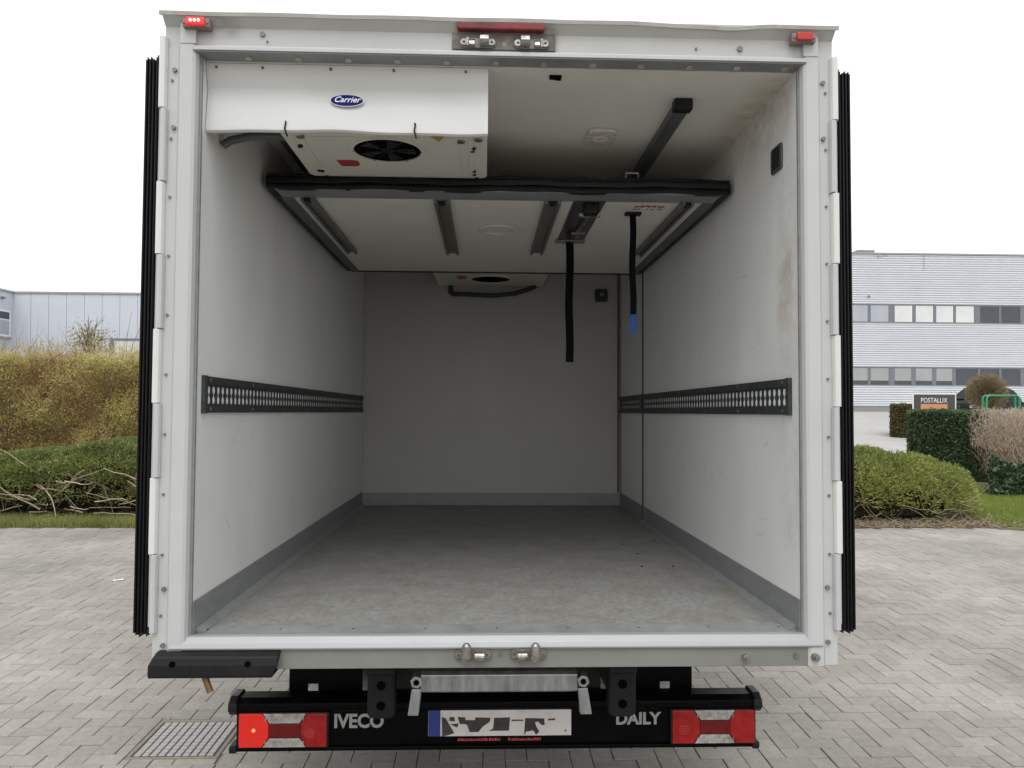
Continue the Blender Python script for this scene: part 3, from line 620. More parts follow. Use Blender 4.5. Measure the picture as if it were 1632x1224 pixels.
# underside
zu = 2.497
MB().ring((-0.352, 0.327, zu - .009), .118, .133, .009, 'z', 40).build('fan_ring', EVAPM, ev, smooth=True)
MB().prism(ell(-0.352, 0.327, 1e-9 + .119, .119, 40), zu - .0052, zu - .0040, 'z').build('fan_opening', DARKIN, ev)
s = MB()
for r_ in (.04, .07, .1): s.ring((-0.352, 0.327, zu - .0105), r_ - .0008, r_ + .0008, .0016, 'z', 32)
for k in range(6):
    a = k * math.pi / 3; s.tube([(-0.352, .327, zu - .0093), (-0.352 + .122*math.cos(a), .327 + .122*math.sin(a), zu - .0093)], .0013, 5)
s.build('fan_grille', RUBBER, ev)
s = MB()
for k in range(5):
    a = k * 2 * math.pi / 5
    s.add([(-0.352 + r_*math.cos(a + d), .327 + r_*math.sin(a + d), zu - .0056 - h*.5) for r_, d, h in ((.02, -.3, .0), (.1, -.2, .0), (.105, .35, .004), (.02, .4, .004))], [(0, 1, 2, 3)])
s.cyl((-0.352, .327, zu - .0015), (-0.352, .327, zu - .007), .022, 16)
s.build('fan_blades', pm('grey_fan_blade', (.012, .015, .015), .4), ev)
MB().box(-0.60, -0.10, 0.21, 0.56, zu - .003, zu - .0002).build('drip_tray', EVAPM, ev, bevel=.002)
MB().box(-0.642, -0.625, 0.19, 0.56, zu - .004, zu - .0002).build('seam_rail', EVAPM, ev, bevel=.001)
MB().box(-0.064, -0.05, .19, .62, zu - .004, zu - .0002).build('seam_rail', EVAPM, ev, bevel=.001)
MB().prism([(-0.555, .445), (-0.49, .445), (-0.475, .455), (-0.475, .50), (-0.49, .515), (-0.548, .515)], zu - .0042, zu - .0032, 'z').build('red_sticker', REDSTICK, ev)
MB().prism([(-0.19, .19), (-0.145, .19), (-0.165, .235)], zu - .0042, zu - .0032, 'z').build('warning_sticker', YELSTICK, ev)
s = MB()
for x, y in ((-0.63, .21), (-0.09, .235), (-0.03, .215)): s.cyl((x, y, zu), (x, y, zu - .006), .014, 12)
s.build('unit_bolts', STEEL, ev)['kind'] = 'stuff'
s = MB()
for x, y in ((-0.65, .3), (-0.655, .31), (-0.645, .58), (-.635, .585), (-0.052, .33), (-0.047, .30), (-0.05, .56), (-0.05, .60), (-.04, .645), (-0.63, .65)): s.box(x - .007, x + .007, y - .006, y + .006, zu - .006, zu)
s.build('vent_slots', RUBBER, ev)['kind'] = 'stuff'
MB().tube([(-0.885, .20, 2.455), (-0.86, .205, 2.475), (-0.80, .22, 2.495), (-0.72, .26, 2.515), (-0.69, .30, 2.52)], .014, 10).build('drain_hose', pm('grey_hose', (.10, .105, .11), .5), ev, smooth=True)

# --- second evaporator on the front wall
e2 = MB().prism(rpoly(-0.36, 0.42, 2.70, LB - .003, .05), 2.492, ZC - .001, 'z').build('evaporator', EVAPM, TR, bevel=.01); e2['label'] = 'small evaporator unit high on the far front wall'
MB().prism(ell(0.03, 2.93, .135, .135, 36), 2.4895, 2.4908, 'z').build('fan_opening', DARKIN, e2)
MB().ring((0.03, 2.93, 2.482), .135, .148, .010, 'z', 36).build('fan_ring', EVAPM, e2)
MB().prism([(-0.21, 2.83), (-0.13, 2.83), (-0.15, 2.95), (-0.19, 2.95)], 2.4892, 2.4905, 'z').build('red_sticker', REDSTICK, e2)
for x in (-0.33, -0.27, 0.30, 0.38): MB().box(x - .012, x + .012, 2.70, 3.2, 2.486, 2.4925).build('seam_rail', EVAPM, e2, bevel=.002)
MB().tube([(-0.262, 3.24, 2.50), (-0.262, 3.24, 2.44), (-0.25, 3.235, 2.43), (-0.15, 3.22, 2.425), (0.05, 3.2, 2.415), (0.2, 3.2, 2.43), (0.3, 3.2, 2.46), (0.36, 3.22, 2.49)], .017, 10).build('drain_hose', pm('black_hose', (.03, .032, .034), .5), e2, smooth=True)

# --- folding bulkhead stowed below the ceiling
BZ, BY0, BY1, BX0, BX1 = 2.452, 0.655, 2.462, -0.858, 0.966
bk = MB().box(BX0 + .02, BX1 - .02, BY0 + .03, BY1, BZ, BZ + .062).build('bulkhead', CEILM, TR); bk['label'] = 'insulated partition panel stowed flat below the ceiling'
# aluminium edge profile
s = MB().box(BX0 + .018, BX1 - .018, BY0 + .012, BY0 + .135, BZ - .005, BZ - .0005); s.build('edge_profile', pm('blue_grey_profile', (.24, .26, .262), .45, metal=.2, var=.12), bk, bevel=.001)
for x0, x1 in ((BX0 + .012, BX0 + .058), (BX1 - .058, BX1 - .012)): MB().box(x0, x1, BY0 + .136, BY1 - .004, BZ - .006, BZ - .0005).build('edge_profile', ALUD, bk)
MB().box(BX0 + .012, BX1 - .012, BY1 - .003, BY1 + .014, BZ - .006, BZ + .055).build('edge_profile', RUBBER, bk)
# rubber lip
s = MB(); n = 40
for (z0, z1, yo) in ((BZ - .004, BZ + .016, .004), (BZ + .018, BZ + .040, -.004), (BZ + .043, BZ + .058, .006)):
    vs = []; fs = []
    for i in range(n + 1):
        x = BX0 - .012 + (BX1 - BX0 + .024) * i / n; wv = .0025 * math.sin(x * 11) + .0018 * math.sin(x * 27 + z0 * 90)
        vs += [(x, BY0 + .03, z0 + wv), (x, BY0 + yo, z0 + wv), (x, BY0 + yo - .004, (z0 + z1)/2 + wv), (x, BY0 + yo, z1 + wv), (x, BY0 + .03, z1 + wv)]
    for i in range(n):
        for j in range(4): fs.append((i*5+j, i*5+j+1, (i+1)*5+j+1, (i+1)*5+j))
    s.add(vs, fs)
s.build('rubber_lip', RUBBER, bk, smooth=True)
for x0, x1, xa in ((BX0 - .014, BX0 + .012, BX0 - .02), (BX1 - .012, BX1 + .014, BX1 + .02)):
    MB().prism([(x0, BZ - .003), (x1, BZ - .003), (x1, BZ + .05), (x0, BZ + .05)], BY0 + .03, BY1, 'y').build('rubber_lip', RUBBER, bk)
for x, wd, y0, y1 in ((-0.738, .054, .776, 1.858), (-0.187, .066, .795, 1.858), (0.275, .068, .775, 1.83), (0.838, .05, .765, 1.85)):
    r_ = MB().box(x - wd/2, x - wd/2 + .012, y0, y1, BZ - .020, BZ - .0006).box(x + wd/2 - .012, x + wd/2, y0, y1, BZ - .020, BZ - .0006).box(x - wd/2 + .012, x + wd/2 - .012, y0, y1, BZ - .008, BZ - .0006)
    r_.build('guide_channel', RIBM, bk)
    MB().box(x - .012, x + .012, y0 + .0, y0 + .03, BZ - .024, BZ - .0085).build('channel_stop', RUBBER, bk)
# latch
MB().box(0.362, 0.497, .775, 1.535, BZ - .006, BZ - .0004).build('latch_plate', pm('dark_stainless', (.09, .088, .085), .35, metal=.6, var=.2), bk, bevel=.002)
MB().box(0.352, 0.506, 1.50, 1.56, BZ - .012, BZ - .0062).build('latch_end', STEEL, bk, bevel=.002)
MB().box(0.41, 0.47, .80, .86, BZ - .05, BZ - .0062).build('latch_housing', RUBBER, bk, bevel=.004)
MB().cyl((0.395, .88, BZ - .035), (0.485, .88, BZ - .035), .014, 12).build('latch_roller', STEEL, bk)
MB().tube([(0.44, .88, BZ - .035), (0.44, 1.1, BZ - .026), (0.432, 1.3, BZ - .02)], .007, 8).build('latch_rod', STEEL, bk)
MB().prism([(0.405, 1.27), (0.47, 1.25), (0.475, 1.275), (0.45, 1.285), (0.448, 1.34), (0.436, 1.34), (0.432, 1.29), (0.424, 1.345), (0.412, 1.345), (0.42, 1.29)], BZ - .03, BZ - .022, 'z').build('latch_fork', STEEL, bk)
def strap(x, y, wdt, zlo, ztop, m, name='strap', seg=10):
    vs = []; fs = []
    for k in range(seg + 1):
        z = ztop + (zlo - ztop) * k / seg; dx = .003 * math.sin(k * .9); dy = .004 * math.sin(k * .7)
        vs += [(x - wdt/2 + dx, y + dy, z), (x + wdt/2 + dx, y + dy, z), (x + wdt/2 + dx, y + dy + .003, z), (x - wdt/2 + dx, y + dy + .003, z)]
    for k in range(seg):
        for j in range(4): fs.append((k*4+j, k*4+(j+1)%4, (k+1)*4+(j+1)%4, (k+1)*4+j))
    fs += [(0, 1, 2, 3), (seg*4, seg*4+1, seg*4+2, seg*4+3)]
    return MB().add(vs, fs).build(name, m, bk)
strap(0.428, 1.545, .040, 1.826, BZ - .004, STRAPB)['label'] = 'wide black pull strap'
strap(0.645, 0.972, .028, 1.985, BZ - .004, STRAPB)['label'] = 'narrow black pull strap with a blue end'
strap(0.646, 0.969, .030, 1.915, 2.0, STRAPBL, 'strap_end', 4)
MB().box(0.61, 0.68, .955, .99, BZ - .012, BZ - .0005).build('strap_slot', RUBBER, bk)
MB().ring((0.055, 1.305, BZ - .012), .074, .096, .0115, 'z', 36).build('vent_ring', WHITE2, bk, bevel=.003)
MB().prism(ell(0.055, 1.305, .072, .072, 32), BZ - .0035, BZ - .0006, 'z').build('vent_disc', WHITE2, bk)
s = MB(); x = .635
while x < .765:
    wd = rnd.uniform(.004, .010); y0 = .852 + rnd.uniform(-.008, .008); s.box(x, x + wd, y0, y0 + rnd.uniform(.02, .035), BZ - .0012, BZ - .0005)
    if rnd.random() < .7: s.box(x, x + wd, .905, .905 + rnd.uniform(.008, .018), BZ - .0012, BZ - .0005)
    x += wd + rnd.uniform(.002, .005)
s.build('red_printing', REDPRINT, bk)['kind'] = 'stuff'
MB().tube([(0.56, BY0 + .02, BZ + .058), (0.56, BY0 + .02, BZ + .082), (0.61, BY0 + .02, BZ + .082), (0.61, BY0 + .02, BZ + .058)], .004, 6).build('lift_loop', ALU, bk)
# ceiling fittings
for x in (0.69, -0.80):
    tr = MB().prism([(x - .026, ZC - .0005), (x + .026, ZC - .0005), (x + .026, ZC - .03), (x + .018, ZC - .036), (x - .018, ZC - .036), (x - .026, ZC - .03)], 0.28, 3.1, 'y').build('ceiling_track', ALUD, TR)
    MB().box(x - .035, x + .03, .255, .30, ZC - .04, ZC - .0008).build('track_end', RUBBER, tr, bevel=.004)
MB().prism([(0.203, .095), (0.242, .095), (0.242, .122), (0.225, .122), (0.222, .116), (0.203, .116)], ZC - .008, ZC - .0005, 'z').build('ceiling_catch', BLACKP, TR)
o = MB().prism(rpoly(0.395, .505, .55, .72, .025), ZC - .016, ZC - .0005, 'z').build('ceiling_lamp', pm('clear_lamp_cover', (.62, .60, .55), .25, var=.1, vscale=40, coat=.4), TR, bevel=.006)
MB().ring((0.45, .635, ZC - .0175), .018, .03, .0015, 'z', 24).build('lamp_rim', CEILM, o)
# vent on the right wall, switch on the front wall
o = MB().prism([(y, z) for y, z in rpoly(0.150, .245, 2.395, 2.485, .012)], IR - .008, IR - .0008, 'x').build('wall_vent', pm('grey_black_plastic', (.06, .06, .058), .5, var=.2), TR, bevel=.003)
for k in range(6): MB().box(IR - .0095, IR - .0082, .165, .23, 2.408 + k * .012, 2.413 + k * .012).build('vent_slat', BLACKP, o)
o = MB().prism(rpoly(0.805, .895, 2.385, 2.478, .014), LB - .03, LB - .0008, 'y').build('switch_box', pm('dark_switch_plastic', (.02, .022, .024), .45), TR, bevel=.004)
MB().box(0.838, .868, LB - .033, LB - .0302, 2.425, 2.450).build('switch_button', RIBM, o, bevel=.001)
MB().box(0.70 - .3, .40 + .03, LB - .002, LB - .0006, 2.0, 2.001).build('hairline_scratch', SCUFF, TR)

# --- rubber corner buffer, bottom left
o = MB().prism([(0.05, 0.8475), (-0.018, 0.8475), (-0.040, 0.838), (-0.046, 0.815), (-0.046, 0.783), (-0.04, 0.776), (0.05, 0.776)], -0.992, -0.612, 'x')
o.v = [(x + (.014 if (x < -.9 and z > .83) else 0) - (.016 if (x > -.7 and z < .785) else 0), y, z) for x, y, z in o.v]
rb = o.build('corner_buffer', RUBBER, TR, bevel=.004)
for x in (-0.919, -0.699): MB().cyl((x, -.0475, .819), (x, -.044, .819), .009, 14).build('buffer_hole', DARKIN, rb)  # flat black discs painted in for the dark of the bolt holes
MB().cyl((-0.838, -.02, .79), (-0.812, -.028, .731), .0095, 12).build('drain_stub', BRASS, TR)

# --- under-run bumper
BYB = 0.40
bp_ = MB().box(-0.868, 0.972, BYB, BYB + .05, .385, .515).build('rear_bumper', BLACKP, TR, bevel=.004)
MB().prism([(BYB + .06, .562), (BYB - .006, .562), (BYB - .028, .548), (BYB - .030, .528), (BYB - .016, .514), (BYB + .06, .514)], -0.862, 0.966, 'x').build('bumper_rail', BLACKP, bp_, bevel=.005)
MB().box(-0.862, 0.966, BYB - .012, BYB + .04, .376, .390).build('bumper_lower_lip', BLACKP, bp_, bevel=.003)
for x0, x1 in ((-0.888, -0.855), (0.960, 0.992)):
    MB().prism([(BYB + .062, .570), (BYB - .01, .570), (BYB - .036, .552), (BYB - .040, .526), (BYB - .018, .505), (BYB + .062, .505)], x0, x1, 'x').build('bumper_end_cap', PLASTIC, bp_, bevel=.006)
    MB().box(x0, x1 - .005, BYB - .02, BYB + .05, .372, .398).build('bumper_end_cap', PLASTIC, bp_, bevel=.006)
# tail lights
def tail(x0, x1, lit):
    z0, z1 = .394, .510
    yf = BYB - .022
    o = MB().box(x0 - .006, x1 + .006, yf + .006, BYB, z0 - .004, z1 + .003).build('tail_light', PLASTIC, bp_, bevel=.004)
    o['label'] = 'left tail light, its outer lamp lit red' if lit else 'right tail light, unlit'
    # tail light is a part of the truck, its lenses sub-parts
    o.parent = TR
    W = x1 - x0
    X = lambda t: x0 + W * t
    MB().prism([(X(0), z0), (X(.26), z0), (X(.335), z0 + .034), (X(.335), z1 - .036), (X(.26), z1), (X(0), z1)], yf, yf + .006, 'y').build('lens', REDLIT if lit else REDL, o, bevel=.003)
    MB().prism([(X(1), z0), (X(.77), z0), (X(.70), z0 + .034), (X(.70), z1 - .036), (X(.77), z1), (X(1), z1)], yf, yf + .006, 'y').build('lens', REDL, o, bevel=.003)
    MB().box(X(.338), X(.697), yf + .001, yf + .006, z0 + .033, z1 - .036).build('lens', REDD, o, bevel=.002)
    MB().prism([(X(.27), z1), (X(.345), z1 - .034), (X(.69), z1 - .034), (X(.76), z1)], yf + .0005, yf + .006, 'y').build('clear_lens', CLEARL, o, bevel=.002)
    MB().prism([(X(.27), z0), (X(.345), z0 + .031), (X(.69), z0 + .031), (X(.76), z0)], yf + .0005, yf + .006, 'y').build('clear_lens', CLEARL, o, bevel=.002)
    s = MB()
    for k in range(16):
        x = X(.30 + .43 * k / 15); s.box(x, x + .0022, yf - .0012, yf + .0006, z0 + .006, z0 + .022); s.box(x, x + .0022, yf - .0012, yf + .0006, z1 - .024, z1 - .008)
    s.build('lens_ribs', CLEARL, o)['kind'] = 'stuff'
    s = MB()
    for k in range(11):
        z = z0 + .012 + .009 * k
        s.box(X(.03), X(.24), yf - .0012, yf + .0006, z, z + .0022)
    s.build('red_lens_ribs', REDLIT if lit else REDL, o)['kind'] = 'stuff'
    cx = X(.80 if lit else .14)
    MB().cyl((cx, yf + .0004, z0 + .05), (cx, yf - .0012, z0 + .05), .02, 20).build('reflector_bowl', pm('bright_red_bowl', (.42, .014, .01), .15, coat=.5), o)
    if lit:
        MB().cyl((X(.17), yf - .001, z0 + .06), (X(.17), yf - .003, z0 + .06), .006, 12).build('lit_bulb', emissive('lit_bulb_glow', (1, .30, .12), 1.3, (.5, .03, .02)), o)
tail(-0.853, -0.548, True); tail(0.672, 0.968, False)
# lettering pressed into the bumper
text_mesh('maker_lettering', 'IVECO', .066, LETTER, bp_, (-0.440, BYB - .0008, .473), offset=.0022, sx=.93)
text_mesh('model_lettering', 'DAILY', .058, LETTER, bp_, (0.552, BYB - .0008, .474), offset=.002, sx=1.0)
# number plate
px0, px1, pz0, pz1 = -0.195, 0.312, .423, .517
pl = MB().box(px0, px1, BYB - .012, BYB - .002, pz0, pz1).build('number_plate', PLATEW, TR, bevel=.002)
pl['label'] = 'number plate, its characters smeared out'
MB().box(px0 + .001, px0 + .043, BYB - .0135, BYB - .0122, pz0 + .001, pz1 - .001).build('blue_band', PLATEB, pl)
sm = [[(265,510),(300,520),(380,660),(330,675),(270,690)], [(335,510),(380,510),(385,550),(335,545)], [(345,575),(418,570),(410,605),(385,600)],
      [(410,510),(480,515),(480,540),(570,540),(570,515),(710,520),(705,555),(640,600),(600,650),(520,650),(500,590),(480,575),(430,575)],
      [(745,520),(890,518),(880,640),(690,640),(735,620)], [(905,538),(1012,540),(1012,550),(905,552)],
      [(1030,525),(1205,530),(1210,590),(1180,590),(1150,560),(1120,560),(1130,600),(1160,650),(1130,680),(1105,640),(1040,650),(1020,685)],
      [(1240,535),(1310,528),(1300,546),(1240,548)], [(1390,640),(1410,635),(1400,660)]]
for pg in sm:
    pts = [(px0 + (u - 140) / 1315 * (px1 - px0), pz1 - (v - 440) / 250 * (pz1 - pz0)) for u, v in pg]
    MB().prism(pts, BYB - .0132, BYB - .0122, 'y').build('smudge', SMUDGE, pl)
MB().box(px0, px1, BYB - .010, BYB - .001, pz0 - .022, pz0 - .0015).build('plate_holder', BLACKP, pl)
s = MB()
for a, b in ((-0.09, 0.058), (0.088, 0.205)):
    x = a
    while x < b:
        wd = rnd.uniform(.003, .008); s.box(x, x + wd, BYB - .0112, BYB - .0102, pz0 - .0165, pz0 - .0165 + rnd.uniform(.006, .010)); x += wd + rnd.uniform(.0012, .003)
s.build('red_printing', REDPRINT, pl)['kind'] = 'stuff'
# folding step, brackets, buffers
st = MB().prism([(0.10, .734), (0.10, .682), (0.112, .676), (0.22, .676), (0.22, .742), (0.112, .742)], -0.2, 0.30, 'x').build('step_beam', GALVB, TR, bevel=.003)
for x, sg in ((-0.212, -1), (0.316, 1)):
    MB().prism([(x - .016, .69), (x + .016, .69), (x + .018 + sg*.012, .607), (x - .018 + sg*.010, .607)], 0.10, .125, 'y').build('step_arm', GALVB, st, bevel=.003)
    s = MB().cyl((x, .14, .716), (x, .085, .716), .020, 6); s.build('pivot_nut', GALVB, st, bevel=.002)
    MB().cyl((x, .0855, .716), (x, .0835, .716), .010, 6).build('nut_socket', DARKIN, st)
for x in (-0.337, 0.462):
    o = MB().prism(rpoly(x - .046, x + .046, .557, .715, .022), 0.20, .26, 'y').build('dock_buffer', RUBBER, TR, bevel=.010)
    MB().prism([(.262, .700), (.205, .694), (.19, .71), (.205, .745), (.262, .75)], x - .048, x + .048, 'x').build('buffer_cap', RUBBER, o, bevel=.008)
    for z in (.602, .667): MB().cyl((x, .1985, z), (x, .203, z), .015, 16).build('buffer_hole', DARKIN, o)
for x0, x1, hx in ((-0.702, -0.440, -0.618), (0.552, 0.765, 0.665)):
    s = MB()
    hole = (hx - .018, hx + .02, .555, .583)
    s.box(x0, hole[0], .465, .475, .45, .785); s.box(hole[1], x1, .465, .475, .45, .785); s.box(hole[0], hole[1], .465, .475, hole[3], .785); s.box(hole[0], hole[1], .465, .475, .45, hole[2])
    s.build('bumper_bracket', BLACKP, TR)
# chassis and wheels
for x in (-0.36, 0.46): MB().box(x - .03, x + .03, .3, 5.2, .60, .76).build('chassis_rail', DARKM, TR)
s = MB().box(-0.33, .43, .48, .54, .54, .76); s.build('cross_member', DARKM, TR)
for y in (.7, 1.5, 2.3, 3.1): MB().box(-0.95, 1.05, y, y + .06, .762, .79).build('cross_bearer', DARKM, TR)
MB().tube([(-0.85, 2.2, .44), (0.95, 2.2, .44)], .06, 12).cyl((.05, 2.05, .44), (.05, 2.35, .44), .16, 16).build('rear_axle', DARKM, TR, smooth=True)
sp_ = MB(); sp_.cyl((.05, 1.05, .36), (.05, 1.05, .56), .34, 28); spo = sp_.build('added_spare_wheel', TYRE, TR, bevel=.03)  # unseen spare wheel, added to darken the ground below the truck
MB().cyl((.05, 1.05, .355), (.05, 1.05, .40), .19, 20).build('rim', DARKM, spo)
MB().box(-.36, .46, 1.0, 1.1, .57, .60).build('added_spare_carrier', DARKM, TR)  # carrier added along with the unseen spare wheel
MB().tube([(.30, 3.4, .50), (.32, 1.6, .48), (.30, .75, .55)], .045, 12).build('added_exhaust_pipe', DARKM, TR, smooth=True)  # pipe added to block more light under the box
for x0, x1 in ((-0.97, -0.46), (0.56, 1.07)): MB().box(x0, x1, 1.78, 1.79, .20, .78).build('added_mud_flap', RUBBER, TR)  # unseen flaps added to deepen the shadow behind the bumper
MB().box(-.95, -.5, 2.9, 3.9, .35, .70).build('added_tank', DARKM, TR, bevel=.04)  # hidden tank, also added for a darker underbody
for y, gz, xs_ in ((2.2, .104, (-0.82, -0.60, .70, .92)), (4.65, .159, (-0.78, .88))):
    for x in xs_:
        w_ = MB(); rr = .335; zc = gz + rr
        w_.prism([(y + rr*math.cos(a*math.pi/14), zc + rr*math.sin(a*math.pi/14)) for a in range(28)], x - .095, x + .095, 'x')
        wo = w_.build('wheel', TYRE, TR, bevel=.02)
        MB().cyl((x - .097, y, zc), (x + .097, y, zc), .19, 20).build('rim', GALVB, wo)
#SPLIT#
# ================================================================== PLANTING
def quads(P, D, S, A, n_=None):
    """leaf quads: P centres, D long axis, S half length, A half width"""
    n = len(P); D = D / np.linalg.norm(D, axis=1, keepdims=True)
    T = rng.normal(size=(n, 3)); W = np.cross(D, T); W /= np.linalg.norm(W, axis=1, keepdims=True) + 1e-9
    S = np.broadcast_to(S, (n,))[:, None]; A = np.broadcast_to(A, (n,))[:, None]
    v = np.stack([P - D*S, P + W*A, P + D*S, P - W*A], 1).reshape(-1, 3)
    return v
def mesh_quads(name, v, m, parent=None, per=4):
    n = len(v) // per; me = bpy.data.meshes.new(name)
    me.vertices.add(len(v)); me.vertices.foreach_set('co', v.astype(np.float32).ravel())
    me.loops.add(len(v)); me.loops.foreach_set('vertex_index', np.arange(len(v), dtype=np.int32))
    me.polygons.add(n); me.polygons.foreach_set('loop_start', np.arange(0, len(v), per, dtype=np.int32))
    me.update(calc_edges=True); me.validate(); me.materials.append(m)
    o = bpy.data.objects.new(name, me); COL.objects.link(o)
    if parent: o.parent = parent
    return o
def rdir(n, bias=(0, 0, 0)):
    d = rng.normal(size=(n, 3)) + np.array(bias); return d / np.linalg.norm(d, axis=1, keepdims=True)
def fnoise(P, k, seed=0):
    r = np.random.default_rng(seed); out = 0
    for i in range(5):
        w_ = r.normal(size=3) * k * (1 + i * .6); out = out + np.sin(P @ w_ + r.uniform(0, 6.28)) / (1 + i * .5)
    return out / 2.5
def twigs(name, n, base, dirf, length, r0, m, parent, kind=None, seg=3, sides=4, wob=.12):
    s_ = MB()
    for _ in range(n):
        p = Vector(base()); d = Vector(dirf()).normalized(); L = length() ; pts = [p]
        for k in range(seg):
            d = (d + Vector((rnd.gauss(0, wob), rnd.gauss(0, wob), rnd.gauss(0, wob)))).normalized(); pts.append(pts[-1] + d * (L / seg))
        s_.tube(pts, r0 * rnd.uniform(.6, 1.3), sides, .35)
    o = s_.build(name, m, parent, smooth=True)
    if kind: o['kind'] = kind
    return o
YEW = leafmat('yew_leaf', [(.07, .09, .028), (.14, .17, .05), (.24, .28, .085), (.40, .43, .15)], .2)
JUN = leafmat('juniper_leaf', [(.08, .10, .028), (.16, .19, .05), (.28, .31, .08), (.44, .46, .15)], .25)
BROWNL = leafmat('autumn_hedge_leaf', [(.38, .23, .12), (.50, .36, .18), (.54, .47, .20), (.52, .52, .20), (.70, .67, .36)], .45)
DARKH = leafmat('dark_hedge_leaf', [(.035, .060, .027), (.065, .10, .045), (.11, .155, .075)], .15)
IVY = leafmat('ivy_leaf', [(.03, .055, .025), (.06, .095, .05), (.11, .16, .09)], .15, rough=.4)
BEECH = leafmat('brown_clipped_leaf', [(.07, .055, .022), (.10, .09, .035), (.12, .11, .045)], .2)
TANTWIG = leafmat('tan_twig_tip', [(.34, .27, .21), (.46, .38, .30), (.56, .48, .39)], .3)
TWIG = pm('pale_twig_bark', (.36, .29, .20), .85, var=.3, vscale=20)
TWIGD = pm('dark_twig_bark', (.09, .062, .04), .9, var=.3, vscale=20)
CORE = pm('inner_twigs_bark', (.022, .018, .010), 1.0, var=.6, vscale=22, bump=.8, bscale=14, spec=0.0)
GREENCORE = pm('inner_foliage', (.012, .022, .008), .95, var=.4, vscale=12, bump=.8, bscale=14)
GRASSM = leafmat('grass_blade', [(.13, .16, .045), (.21, .25, .07), (.32, .34, .11), (.44, .40, .20)], .3)
LAWNM = leafmat('lawn_blade', [(.15, .20, .04), (.21, .27, .055), (.29, .34, .09)], .3)

def core_blob(name, fn, m, parent, nu=40, nv=14):
    pass
# --- low yew hedge on the left, its lower front cut bare
yh = empty('yew_hedge', (-6.2, 7.6, 0)); tag(yh, 'low dark green yew hedge on the left with bare pale branches along its foot', 'hedge')
def ytop(x): return .84 + .03 * math.sin(x * 2.1) - .16 * max(0, min(1, (-4.7 - x) / 1.4))
X0, X1, Y0, Y1 = -10.5, -2.2, 7.05, 8.15
def clumps(C, Nrm, k, rad, L, Wd, spread=.9):
    """k leaves round each clump centre C, fanning out along Nrm"""
    n = len(C); Cc = np.repeat(C, k, 0); Nn_ = np.repeat(Nrm, k, 0)
    d = rng.normal(size=(n * k, 3)) * spread + Nn_; d /= np.linalg.norm(d, axis=1, keepdims=True)
    P_ = Cc + d * (rng.random((n * k, 1)) ** .6) * rad
    return quads(P_, d, rng.uniform(.6, 1.25, n * k) * L, rng.uniform(.6, 1.25, n * k) * Wd)
NC1 = 12500
x = rng.uniform(X0, X1, NC1); tops = np.array([ytop(a) for a in x]); front = rng.random(NC1) < .62
hz_ = rng.random(NC1)
z = np.where(front, .22 + hz_ * (tops - .22), tops); bulge_ = fnoise(np.stack([x, z * 1.5, z], 1), 3.2, 3)
y_ = np.where(front, Y0 + .10 + .10 * bulge_ + (rng.random(NC1) < .4) * rng.uniform(.05, .22, NC1) + .22 * np.clip((z / tops - .8) / .2, 0, 1) ** 2, rng.uniform(Y0 + .2, Y1, NC1))
z = z + np.where(front, 0, .05 * bulge_)
lim = .46 + .15 * fnoise(np.stack([x, 0*x, 0*x], 1), 1.9, 9)
keep = (~front) | (z > lim) | (rng.random(NC1) < .22)
keep &= ~(front & (bulge_ < -.5) & (rng.random(NC1) < .75))
C = (np.stack([x, y_, z], 1) - np.array(yh.location))[keep]
Nr = np.where(front[keep][:, None], np.array([[0, -.8, .55]]), np.array([[0, -.15, 1.0]]))
mesh_quads('foliage', clumps(C, Nr, 15, .085, .020, .0066), YEW, yh)
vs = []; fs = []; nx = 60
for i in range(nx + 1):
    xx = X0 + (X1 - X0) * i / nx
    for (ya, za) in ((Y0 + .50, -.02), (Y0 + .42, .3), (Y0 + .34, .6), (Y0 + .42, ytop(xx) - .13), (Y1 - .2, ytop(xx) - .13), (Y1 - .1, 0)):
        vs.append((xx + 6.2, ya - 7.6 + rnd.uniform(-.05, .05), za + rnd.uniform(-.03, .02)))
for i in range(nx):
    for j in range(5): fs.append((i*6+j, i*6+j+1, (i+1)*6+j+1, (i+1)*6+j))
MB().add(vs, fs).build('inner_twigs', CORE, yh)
for k in range(95):
    bx_ = rnd.uniform(-7.6, -3.2); d = Vector((rnd.choice((-1, 1)) * rnd.uniform(.5, 1), rnd.uniform(-.35, .05), rnd.uniform(-.15, .5))).normalized()
    p = Vector((bx_ + 6.2, Y0 - 7.6 + rnd.uniform(.0, .25), rnd.uniform(.05, .50))); pts = [p]; L = rnd.uniform(.25, .8)
    for q in range(5):
        d = (d + Vector((rnd.gauss(0, .2), rnd.gauss(0, .12), rnd.gauss(0, .2)))).normalized(); pts.append(pts[-1] + d * L / 5)
        pts[-1].y = max(pts[-1].y, Y0 - 7.6 - .12); pts[-1].z = max(pts[-1].z, .02)
    s_ = MB().tube(pts, rnd.uniform(.005, .012), 5, .4)
    if rnd.random() < .6:
        s_.tube([pts[2], pts[2] + Vector((rnd.uniform(-.15, .15), -.04, rnd.uniform(.05, .2)))], .004, 4, .4)
    s_.build('branch', TWIG if rnd.random() < .75 else TWIGD, yh, smooth=True)
twigs('fine_twigs', 500, lambda: (rnd.uniform(-9.5, -2.5) + 6.2, Y0 - 7.6 + rnd.uniform(0, .3), rnd.uniform(.0, .42)), lambda: (rnd.uniform(-1, 1), rnd.uniform(-.5, .1), rnd.uniform(-.3, .9)), lambda: rnd.uniform(.1, .35), .0026, TWIGD, yh, 'stuff')

